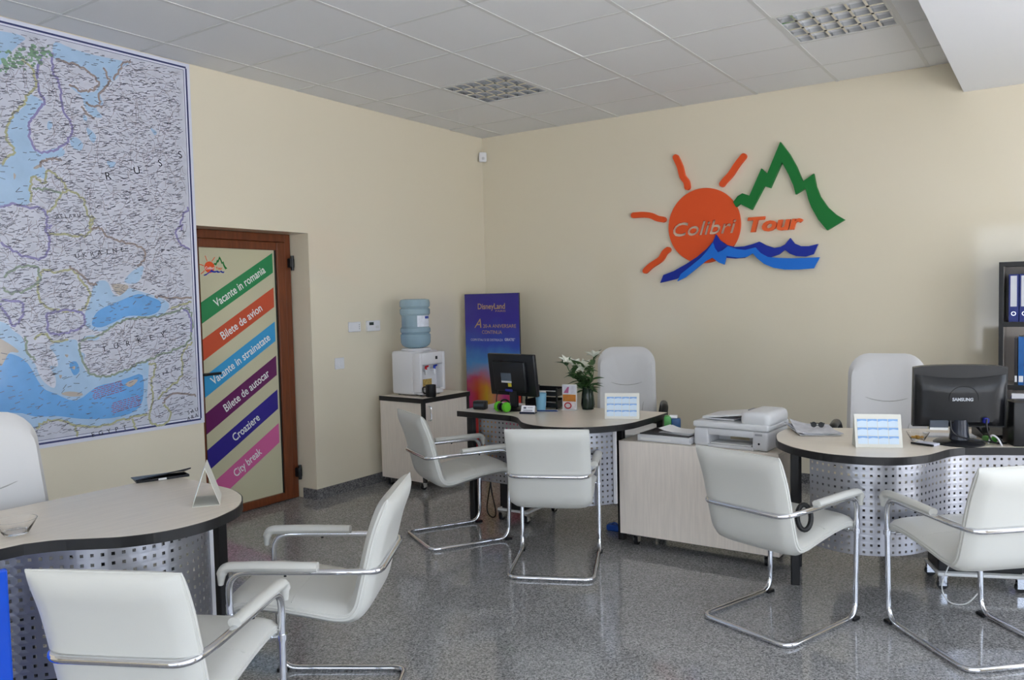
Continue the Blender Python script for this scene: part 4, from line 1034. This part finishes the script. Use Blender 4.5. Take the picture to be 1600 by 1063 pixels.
# ------------------------------------------------------------------ things on the desk beside the poster
cr = thing('card_reader', 'small black card terminal at the left end of the poster desk', 'terminal', (1.435, -2.075, DT), R(10))
MB().box(-.045, .045, -.03, .03, .0, .058, .010, 2).build('housing', M_black, cr, smooth=True)
MB().box(-.036, .036, -.0312, -.0302, .022, .040).build('window', mat('terminal_window', (70,78,86), rough=.15), cr)
hp = thing('headset', 'black headset with lime green ear pads below the small monitor', 'headset', (1.655, -2.135, DT), R(-10))
for s in (-1, 1):
    MB().lathe([(0,-.014),(.030,-.012),(.034,0),(.030,.012),(0,.014)], 20, M=Matrix.Translation((s*.036, 0, .036)) @ Matrix.Rotation(R(90), 4, 'Y')).build('ear_pad', mat('lime_foam', (96,190,40), rough=.6), hp, smooth=True)
    MB().lathe([(0,-.010),(.024,-.010),(.026,0),(.024,.010),(0,.010)], 20, M=Matrix.Translation((s*.016, 0, .036)) @ Matrix.Rotation(R(90), 4, 'Y')).build('ear_shell', M_black, hp, smooth=True)
MB().tube([(.045*math.cos(R(a)), .025, .045+.034*math.sin(R(a))) for a in range(0, 181, 12)], .006, 8).build('headband', M_black, hp, smooth=True)
ch = thing('card_holder', 'dark holder with white business cards on the poster desk', 'card holder', (1.835, -2.105, DT), R(15))
MB().box(-.05, .05, -.03, .03, 0, .006, .002, 1).box(-.05, .05, -.034, -.030, 0, .014, .001, 1).build('tray', mat('holder_navy', (36,42,62), rough=.3), ch)
Mt = Matrix.Translation((0, -.022, .006)) @ Matrix.Rotation(R(-28), 4, 'X')
cd = MB().box(-.045, .045, 0, .008, 0, .05, M=Mt).build('cards', M_paper, ch)
MB().box(-.030, -.012, -.0006, -.0001, .028, .040, M=Mt).build('card_logo', mat('print_grey', (90,92,110)), cd)
for zz in (.034, .018, .012): MB().box(-.004 if zz > .02 else -.03, .032, -.0006, -.0001, zz, zz+.0025, M=Mt).build('card_line', mat('print_grey', (90,92,110)), cd)
cp = thing('plastic_cup', 'light blue plastic cup beside the small monitor', 'cup', (1.818, -1.925, DT))
MB().lathe([(0,.002),(.029,.002),(.030,0),(.037,.108),(.038,.110),(.035,.110),(.028,.006),(0,.006)], 24).build('cup_body', mat('sky_blue_plastic', (130,180,204), rough=.4), cp, smooth=True)
pen = thing('pen', 'blue pen lying by the light blue cup', 'pen', (1.905, -1.985, DT), R(20))
MB().cyl((-.07, 0, .005), (.055, 0, .005), .0045, 10).cyl((.055, 0, .005), (.07, 0, .005), .0045, 10, .001).build('barrel', mat('pen_blue', (40,70,130), rough=.3), pen, smooth=True)
lt = thing('letter_tray', 'stacked black letter trays behind the small monitor', 'letter tray', (1.79, -1.795, DT))
for k in range(2):
    z = .012+.075*k
    tr = MB().box(-.125, .125, -.085, .085, z, z+.004).box(-.125, -.121, -.085, .085, z+.004, z+.045).box(.121, .125, -.085, .085, z+.004, z+.045).box(-.121, .121, .081, .085, z+.004, z+.045).box(-.121, -.04, -.085, -.081, z+.004, z+.03).box(.04, .121, -.085, -.081, z+.004, z+.03).build('tray', M_black, lt)
for x in (-.118, .118):
    for y in (-.078, .078): MB().box(x-.005, x+.005, y-.005, y+.005, 0, .14).build('post', M_black, lt)
for k in range(2):
    ppb = thing('paper_stack', ('loose papers in the lower black letter tray', 'loose papers lying in the upper black letter tray')[k], 'papers', (1.79, -1.795, DT+.0165+.075*k), R(3))
    for q in range(3): MB().box(-.095, .095, -.064, .064, q*.004, q*.004+.0035, M=Matrix.Rotation(R((-3, 2, 5)[q]), 4, 'Z')).build('sheet', M_paper, ppb)
lh = thing('leaflet_holder', 'upright leaflet rack with printed flyers next to the black trays', 'leaflet rack', (1.992, -1.85, DT), R(8))
MB().box(-.05, .05, -.004, .004, .0, .165).box(-.05, .05, -.03, .02, 0, .004).build('rack', M_glassw if False else M_rail, lh)
for (z0_, z1_, c) in ((.105, .160, (206,206,214)), (.055, .100, (190,120,50)), (.006, .052, (222,216,216))):
    MB().box(-.045, .045, -.0075, -.0045, z0_, z1_).build('flyer', mat('flyer_%d' % c[1], c, rough=.4, var=.18, scale=30), lh)
rgm = mat('flyer_red', (190,40,46), rough=.4)
MB().tube([(.022*math.cos(R(a))-.01, -.0085, .028+.018*math.sin(R(a))) for a in range(0, 360, 20)], .004, 6, closed=True).build('flyer_print', rgm, lh)
MB().prism([(-.04,.110),(-.005,.110),(.0,.150),(-.01,.150)], .0078, .0085, f=lambda a, b, d: (a, -d, b)).build('flyer_print', mat('flyer_magenta', (170,90,130)), lh)

# white lilies
fv = thing('flower_vase', 'dark vase of white lilies between leaflet rack and office chair', 'flowers', (2.085, -1.775, DT))
MB().lathe([(0,.003),(.035,.003),(.038,0),(.045,.03),(.04,.09),(.034,.13),(.04,.15),(.037,.15),(.03,.13),(0,.12)], 24).build('vase', mat('dark_green_glass', (30,44,34), rough=.12), fv, smooth=True)
M_leaf = mat('lily_leaf', (62,92,50), rough=.45, var=.25, scale=14); M_stem = mat('lily_stem', (64,98,48), rough=.5); M_pet = mat('lily_petal', (232,232,216), rough=.5)
def leaf_mesh(L_, w_, bend):
    b_ = MB(); rows = []
    for k in range(7):
        s = k/6; ww = w_*math.sin(math.pi*(.06+.94*s)**.8)*.5
        y = L_*s; z = -bend*s*s
        rows.append((b_.bm.verts.new((-ww, y, z+ww*.4)), b_.bm.verts.new((0, y, z)), b_.bm.verts.new((ww, y, z+ww*.4))))
    for a, c in zip(rows[:-1], rows[1:]):
        b_.bm.faces.new((a[0], a[1], c[1], c[0])); b_.bm.faces.new((a[1], a[2], c[2], c[1]))
    return b_
rl = random.Random(3)
lm = leaf_mesh(.090, .026, .02).build('leaf', M_leaf, fv, smooth=True).data
first = True
STEMS = [(-.155,-.01,.30),(-.09,.0,.285),(-.03,.02,.27),(.055,-.01,.345),(.03,.03,.25),(-.12,.03,.24)]
flowers = []
for (sx_, sy_, sz_) in STEMS:
    path = catmull([(sx_*.05, sy_*.05, .10), (sx_*.35, sy_*.4, .17), (sx_*.8, sy_*.8, sz_*.8), (sx_, sy_, sz_)], 5)
    MB().tube(path, .003, 6).build('stem', M_stem, fv, smooth=True)
    for k in range(17):
        p = path[2+int(rl.random()**1.3*(len(path)-3))]
        if first: o = next(c for c in fv.children if c.name.startswith('leaf')); first = False
        else:
            o = bpy.data.objects.new('leaf', lm); COL.objects.link(o); o.parent = fv
        o.location = p; o.rotation_euler = (rl.uniform(-.2, 1.1), rl.uniform(-.5, .5), rl.uniform(0, 6.28)); sc = rl.uniform(.7, 1.15); o.scale = (sc*1.25, sc, sc)
def lily():
    b_ = MB()
    for k in range(6):
        M_ = Matrix.Rotation(R(60*k), 4, 'Z') @ Matrix.Rotation(R(38), 4, 'X')
        t_ = leaf_mesh(.066, .036, .020); bmesh.ops.transform(t_.bm, matrix=M_, verts=list(t_.bm.verts)); b_.merge(t_.bm)
    return b_
pm = None
for (sx_, sy_, sz_) in STEMS[:4]:
    if pm is None: o = lily().build('flower', M_pet, fv, smooth=True); pm = o.data
    else:
        o = bpy.data.objects.new('flower', pm); COL.objects.link(o); o.parent = fv
    o.location = (sx_, sy_, sz_); o.rotation_euler = (rl.uniform(.1, .9), rl.uniform(-.5, .5), rl.uniform(0, 6))

# ------------------------------------------------------------------ printers on the rolling cabinet
CT = .6302
M_pr = mat('printer_grey', (212,212,214), rough=.4); M_pd = mat('printer_dark', (60,61,64), rough=.4); M_pl = mat('printer_light', (224,224,224), rough=.4)
sn = thing('flatbed_scanner', 'flat grey scanner with a dark top on the rolling cabinet', 'scanner', (2.745, -1.965, CT), R(-2))
MB().box(-.165, .165, -.12, .14, 0, .040, .008, 2).build('body', M_pr, sn, smooth=True)
MB().box(-.155, .155, -.105, .13, .0402, .0455, .002, 1).build('lid', M_pd, sn)
MB().box(-.14, .05, -.1212, -.120, .012, .024).build('front_slot', M_rail, sn)
pp_ = thing('paper_stack', 'white sheets lying on the flat grey scanner', 'papers', (2.800, -1.955, CT+.046), R(-8))
for q in range(4):
    sh = MB(); n_ = 8; rw_ = []
    for k in range(n_+1):
        u = -1+2*k/n_; rw_.append([sh.bm.verts.new((u*.105, yy, .002+q*.003+.018*max(0, -u)**2*(q > 1))) for yy in (-.075, .075)])
    for a, c in zip(rw_[:-1], rw_[1:]): sh.bm.faces.new((a[0], c[0], c[1], a[1]))
    o = sh.build('sheet', M_paper, pp_); o.rotation_euler = (0, 0, R((-4, 3, -2, 5)[q])); m_ = o.modifiers.new('t', 'SOLIDIFY'); m_.thickness = .0012
mf = thing('multifunction_printer', 'large grey all-in-one printer with a sheet feeder', 'printer', (3.145, -1.925, CT), R(-4))
b_ = MB()
b_.box(-.215, -.12, -.155, .165, 0, .105, .016, 3).box(.125, .215, -.155, .165, 0, .105, .016, 3).box(-.13, .135, -.155, .165, .068, .105, .006, 2).box(-.13, .135, -.02, .165, .0, .075).box(-.13, .135, -.155, -.02, 0, .018, .003, 1)
b_.build('body', M_pr, mf, smooth=True)
MB().box(-.115, .12, -.150, -.03, .019, .026, .002, 1).build('output_tray', M_rail, mf)
MB().box(-.05, .06, -.0245, -.021, .03, .06).build('cartridge_bay', mat('bay_tan', (180,168,140), rough=.5), mf)
MB().box(-.218, .218, -.158, .165, .106, .142, .012, 3).build('scanner_lid', M_pl, mf, smooth=True)
MB().box(.055, .222, -.150, .16, .120, .208, .034, 5).build('feeder_housing', M_pl, mf, smooth=True)
Mt = Matrix.Translation((-.02, 0, .152)) @ Matrix.Rotation(R(-7), 4, 'Y')
MB().box(-.16, .10, -.11, .13, .018, .030, .004, 2, M=Mt).build('feeder_tray', M_pl, mf, smooth=True)
MB().box(-.125, .06, -.09, .10, 0, .006, M=Matrix.Translation((-.06, 0, .146))).build('output_sheets', M_paper, mf)
MB().box(.055, .10, -.03, .05, .196, .206, .003, 1).build('feeder_grip', mat('grip_grey', (150,150,154)), mf)
MB().box(.145, .185, -.1600, -.1585, .084, .095).build('badge', mat('badge_grey', (160,160,165)), mf)
MB().cyl((.165, -.1565, .04), (.165, -.152, .04), .006, 10).build('port', M_black, mf)
bg = thing('packet', 'green and blue wrapped packet squeezed between desk and scanner', 'packet', (2.655, -2.065, CT), R(20))
bg.location = (2.668, -1.780, CT)
MB().box(-.045, .0, -.03, .03, 0, .115, .012, 2).build('green_part', mat('packet_green', (84,164,84), rough=.4, var=.15, scale=20), bg, smooth=True)
MB().box(.0, .055, -.028, .028, 0, .100, .010, 2).build('blue_part', mat('packet_blue', (44,90,140), rough=.4), bg, smooth=True)
MB().box(-.012, .035, -.022, .022, .1005, .1165, .002, 1).build('white_label', M_paper, bg)

# ------------------------------------------------------------------ things on the right desk
nw = thing('newspaper', 'pile of folded newspapers at the left end of the right desk', 'newspaper', (3.565, -2.03, DT), R(28))
for q in range(3):
    sh = MB(); rw_ = []; n_ = 8
    for k in range(n_+1):
        u = -1+2*k/n_; rw_.append([sh.bm.verts.new((u*.10, yy*.145, .002+q*.005+.010*(q+1)*max(0, -u*.7+yy*.3)**2)) for yy in (-1, -.3, .3, 1)])
    for a, c in zip(rw_[:-1], rw_[1:]):
        for j in range(3): sh.bm.faces.new((a[j], c[j], c[j+1], a[j+1]))
    o = sh.build('folded_sheet', mat('newsprint_%d' % q, ((214,214,216), (196,198,206), (206,206,210))[q], rough=.8, var=.18, scale=26), nw); o.rotation_euler = (0, 0, R((0, 7, -6)[q])); o.modifiers.new('t', 'SOLIDIFY').thickness = .003
ky = thing('sunglasses', 'black folded sunglasses lying on the newspapers', 'sunglasses', (3.585, -2.02, DT+.022), R(10))
ky.scale = (.7, .7, .7)
for s in (-1, 1): MB().lathe([(0,-.002),(.020,-.002),(.021,0),(.020,.002),(0,.002)], 18, M=Matrix.Translation((s*.026, 0, .018)) @ Matrix.Rotation(R(80), 4, 'X')).build('glass', M_black, ky, smooth=True)
MB().tube([(-.05,.0,.030),(0,-.004,.030),(.05,0,.030)], .003, 8).build('bridge', M_black, ky, smooth=True)
for s in (-1, 1): MB().tube([(s*.05,0,.030),(s*.045,.03,.014),(-s*.03,.034,.004)], .0025, 6).build('temple', M_black, ky, smooth=True)
def bowl(name, label, loc, r, h):
    t = thing(name, label, 'bowl', loc)
    MB().lathe([(0,.003),(r*.5,.003),(r*.55,0),(r*.62,.006),(r*.9,h*.75),(r,h),(r*.96,h),(r*.85,h*.72),(r*.55,.010),(0,.008)], 32).build('glass_bowl', M_glassw, t, smooth=True)
    return t
bowl('candy_bowl', 'clear glass bowl of yellow sweets on the right desk', (4.068, -2.085, DT), .052, .042)
for k, (dx, dy) in enumerate(((-.018, -.008), (.004, -.012), (.02, .004), (-.004, .014))):
    o = MB().box(-.011, .011, -.007, .007, 0, .010, .004, 2).build('sweet', mat('sweet_yellow', (226,168,50), rough=.35), None, smooth=True)
    o.location = (4.068+dx, -2.085+dy, DT+.0105); o.rotation_euler = (0, 0, k*.9)
    tag(o, 'small yellow wrapped sweet inside the clear glass bowl', 'sweet', 'sweets in the glass bowl')
nb = thing('notepad', 'small printed booklet with a pen beside the glass bowl', 'booklet', (4.120, -2.185, DT), R(-22))
MB().box(-.045, .045, -.03, .03, 0, .010, .001, 1).build('pages', mat('booklet_print', (214,214,224), rough=.6, var=.1, scale=40), nb)
MB().cyl((-.055, -.038, .006), (.05, -.036, .006), .005, 10).build('pen', M_black, nb, smooth=True)
pk = thing('paper_pad', 'blank white note paper behind the large monitor stand', 'papers', (4.165, -1.900, DT), R(20))
for q in range(3): MB().box(-.09, .13, -.045, .045, q*.003, q*.003+.0028, M=Matrix.Rotation(R((0, 2, -2)[q]), 4, 'Z')).build('sheet', M_paper, pk)
ms_ = thing('computer_mouse', 'bright green mouse behind the large monitor stand', 'mouse', (4.362, -1.985, DT+.0), R(30))
MB().box(-.022, .022, -.035, .035, 0, .028, .011, 3).build('shell', mat('mouse_green', (70,150,50), rough=.3), ms_, smooth=True)
MB().cyl((0, .012, .022), (0, .022, .030), .004, 8).build('wheel', M_black, ms_, smooth=True)
sp_ = thing('speaker', 'tall black loudspeaker at the right edge of the right desk', 'speaker', (4.515, -1.975, DT), R(22))
MB().box(-.085, .085, -.07, .07, 0, .205, .006, 2).build('cabinet', M_black, sp_, smooth=True)
MB().lathe([(0,.0),(.05,.0),(.055,.006),(.05,.010),(0,.004)], 24, M=Matrix.Translation((0, .068, .08)) @ Matrix.Rotation(R(-90), 4, 'X')).build('cone', M_blackm, sp_, smooth=True)
MB().lathe([(0,.0),(.02,.0),(.024,.004),(0,.006)], 20, M=Matrix.Translation((0, .068, .165)) @ Matrix.Rotation(R(-90), 4, 'X')).build('tweeter', M_blackm, sp_, smooth=True)
def cable(label, pts, r, m, grp=None):
    o = MB().tube(catmull(pts, 6), r, 8).build('cable', m, None, smooth=True); tag(o, label, 'cable', grp); return o
cable('white looped cable between large monitor and loudspeaker', [(4.362,-2.06,DT+.005),(4.375,-2.07,DT+.045),(4.40,-2.08,DT+.035),(4.418,-2.10,DT+.005)], .004, M_whitep)
cable('dark tangled cable on the desk beside the loudspeaker', [(4.40,-1.96,DT+.006),(4.395,-2.02,DT+.02),(4.405,-2.05,DT+.03),(4.415,-2.03,DT+.006),(4.405,-1.97,DT+.008)], .005, M_black)
pb = thing('desk_phone', 'dark desk telephone behind the large monitor', 'telephone', (4.365, -1.815, DT), R(22))
MB().prism([(-.08,.0),(.08,.0),(.08,.055),(-.08,.02)], -.07, .07, f=lambda a, b, d: (d, a, b)).build('base', M_black, pb)
MB().tube([(-.055,-.07,.045),(-.055,0,.06),(-.055,.07,.075)], [.018,.012,.018], 10).build('handset', M_black, pb, smooth=True)

# black loop lying on the seat of the chair by the printer cabinet
st_ = thing('strap_loop', 'black looped strap on the seat of the chair by the printer cabinet', 'strap', (3.725, -2.845, .458), R(15))
MB().tube([(.028*math.cos(R(a)), .020*math.sin(R(a)), .052+.050*math.sin(R(a))) for a in range(0, 360, 15)], .011, 10, closed=True).build('loop', M_black, st_, smooth=True)

# ------------------------------------------------------------------ left foreground desk
bowl('glass_ashtray', 'clear cut-glass bowl on the left foreground desk', (1.800, -5.150, DT), .064, .048)
tb = thing('flip_case', 'black folded device case lying on the left foreground desk', 'device case', (1.445, -4.405, DT), R(-22))
MB().prism([(-.05, 0), (.05, 0), (.05, .010), (-.05, .004)], -.105, .105, f=lambda p, q, d: (p, d, q)).build('lower_shell', M_black, tb)
MB().prism([(-.055, .0045), (.06, .0115), (.062, .0165), (-.055, .0085)], -.11, .11, f=lambda p, q, d: (p, d, q+max(0, d+.06)*.13*(p+.055)/.11)).build('upper_shell', mat('navy_black', (30,34,44), rough=.3), tb)
MB().box(.051, .057, -.02, .012, .002, .010).build('clasp', M_rail, tb)
bp_ = thing('display_board', 'glossy bright blue board cut off at the lower left edge', 'board', (2.035, -5.285, 0), R(76))
MB().box(-.42, 0, -.012, .012, .004, .715, .006, 2, M=Matrix.Rotation(R(0), 4, 'Y')).build('panel', mat('bright_blue', (20,84,214), rough=.25), bp_)
MB().box(-.40, -.02, -.10, .10, 0, .004).build('base_plate', mat('bright_blue', (20,84,214)), bp_)

# ------------------------------------------------------------------ under the desks
def trolley(label, loc, rz):
    t = thing('computer_trolley', label, 'computer', loc, rz, 'computer cases on castored trolleys')
    MB().box(-.12, .12, -.20, .20, .07, .085, .003, 1).build('platform', M_rail, t)
    for x in (-.10, .10):
        for y in (-.175, .175): caster(t, x, y, .07)
    MB().box(-.09, .09, -.19, .19, .0855, .46, .006, 2).build('computer_case', M_black, t)
    MB().box(-.06, .06, -.1925, -.1905, .36, .40).build('drive_front', M_pd, t)
    return t
trolley('black computer case on a castored trolley under the poster desk', (1.64, -1.83, 0), 0)
trolley('black computer case on a castored trolley under the right desk', (4.287, -1.811, 0), R(112))
cable('black cable loops hanging to the floor under the poster desk', [(1.44,-2.00,.40),(1.46,-2.01,.2),(1.50,-2.02,.05),(1.47,-2.02,.012),(1.42,-2.01,.06),(1.45,-2.0,.25),(1.49,-2.0,.40)], .005, M_black)
cable('thin pale cable curling on the floor under the right desk', [(4.22,-2.10,.20),(4.18,-2.14,.08),(4.21,-2.17,.012),(4.28,-2.16,.010),(4.33,-2.12,.06)], .003, M_rail)
bk_ = thing('blue_bag', 'bright blue bag on the floor beneath the poster desk', 'bag', (2.31, -1.86, 0))
MB().box(-.05, .05, -.03, .03, 0, .04, .012, 3).build('bag_body', mat('bag_blue', (30,80,170), rough=.5), bk_, smooth=True)
MB().tube([(.02*math.cos(R(a)), 0, .034+.016*math.sin(R(a))) for a in range(0, 181, 20)], .004, 6).build('bag_handle', mat('bag_blue', (30,80,170)), bk_, smooth=True)

# ------------------------------------------------------------------ bookcase
bc = thing('bookcase', 'black-edged bookcase with pale inner panels at the right edge', 'bookcase', (4.312, -.37, 0))
BWd, BD, BH = .80, .34, 1.642
M_in = mat('shelf_inner', (206,198,190), rough=.5)
for x in (0, BWd-.022):
    sp = MB().box(x, x+.022, .004, BD, 0, BH).build('side_panel', M_in, bc)
    MB().box(x-.001, x+.023, 0, .004, 0, BH).build('edge_band', M_blackm, sp)
MB().box(.022, BWd-.022, BD-.008, BD, .0, BH-.026).build('back_panel', M_in, bc)
for z in (.05, .44, .83, 1.232, BH-.026):
    sh = MB().box(.022, BWd-.022, .004, BD-.008, z, z+.026).build('shelf', M_in if z < 1.6 else M_blackm, bc)
    MB().box(.022, BWd-.022, 0, .004, z-.003, z+.029 if z < 1.6 else z+.026).build('edge_band', M_blackm, sh)
MB().box(-.0025, -.0005, 0, BD, 0, BH).build('side_veneer', M_blackm, bc)
M_bind = mat('binder_blue', (36,50,120), rough=.45); M_spine = mat('binder_label', (214,216,222), rough=.6)
proto = None
ORD = ['leftmost', 'second', 'third', 'fourth', 'fifth', 'sixth']
for k in range(6):
    if proto is None:
        bn = thing('ring_binder', '', 'binder', (0,0,0), 0, 'ring binders on the top shelf')
        MB().box(0, .055, 0, .27, 0, .305, .002, 1).build('cover', M_bind, bn)
        MB().box(.010, .045, -.0012, -.0002, .10, .295).build('spine_label', M_spine, bn)
        MB().lathe([(.010,0),(.013,0),(.013,.002),(.010,.002),(.010,0)], 16, M=Matrix.Translation((.0275, -.0002, .055)) @ Matrix.Rotation(R(90), 4, 'X')).build('finger_ring', M_chrome, bn)
        proto = bn; o = bn
    else: o = copy_tree(proto)
    o.location = (4.362+.058*k, -.352, 1.2583)
    o['label'] = 'blue ring binder with a white spine label, %s from the left on the top shelf' % ORD[k]
bookc = [((40,36,40), .018, .30), ((36,100,170), .030, .31), ((60,130,190), .022, .28), ((220,222,226), .026, .30), ((30,60,130), .030, .31)]
xx = 4.395
for k, (c, w_, h_) in enumerate(bookc):
    t = thing('catalogue', ['thin black catalogue at the left of the middle shelf', 'broad mid-blue catalogue right of the thin black one', 'lighter blue catalogue, third on the middle shelf', 'white catalogue, fourth on the middle shelf', 'navy catalogue, fifth on the middle shelf'][k], 'book', (xx, -.345, .8563), 0, 'catalogues on the middle shelf')
    m_ = mat('catalogue_%d' % k, c, rough=.35, var=.2, scale=12)
    MB().box(0, w_, 0, .003, 0, h_).box(0, .002, .003, .21, 0, h_).box(w_-.002, w_, .003, .21, 0, h_).build('cover', m_, t)
    MB().box(.002, w_-.002, .003, .205, .003, h_-.003).build('pages', M_paper, t)
    MB().box(.003, w_-.003, -.0008, -.0002, .02, .06).build('spine_label', M_paper, t)
    xx += w_+.004
t = thing('document_box', 'blue box holding papers on the lower shelf behind the loudspeaker', 'box', (4.37, -.34, .4663))
MB().box(0, .10, 0, .22, 0, .30, .003, 1).build('box_shell', mat('box_blue', (36,70,190), rough=.4), t)
MB().box(.012, .088, .01, .21, .3002, .335).build('papers', M_paper, t)
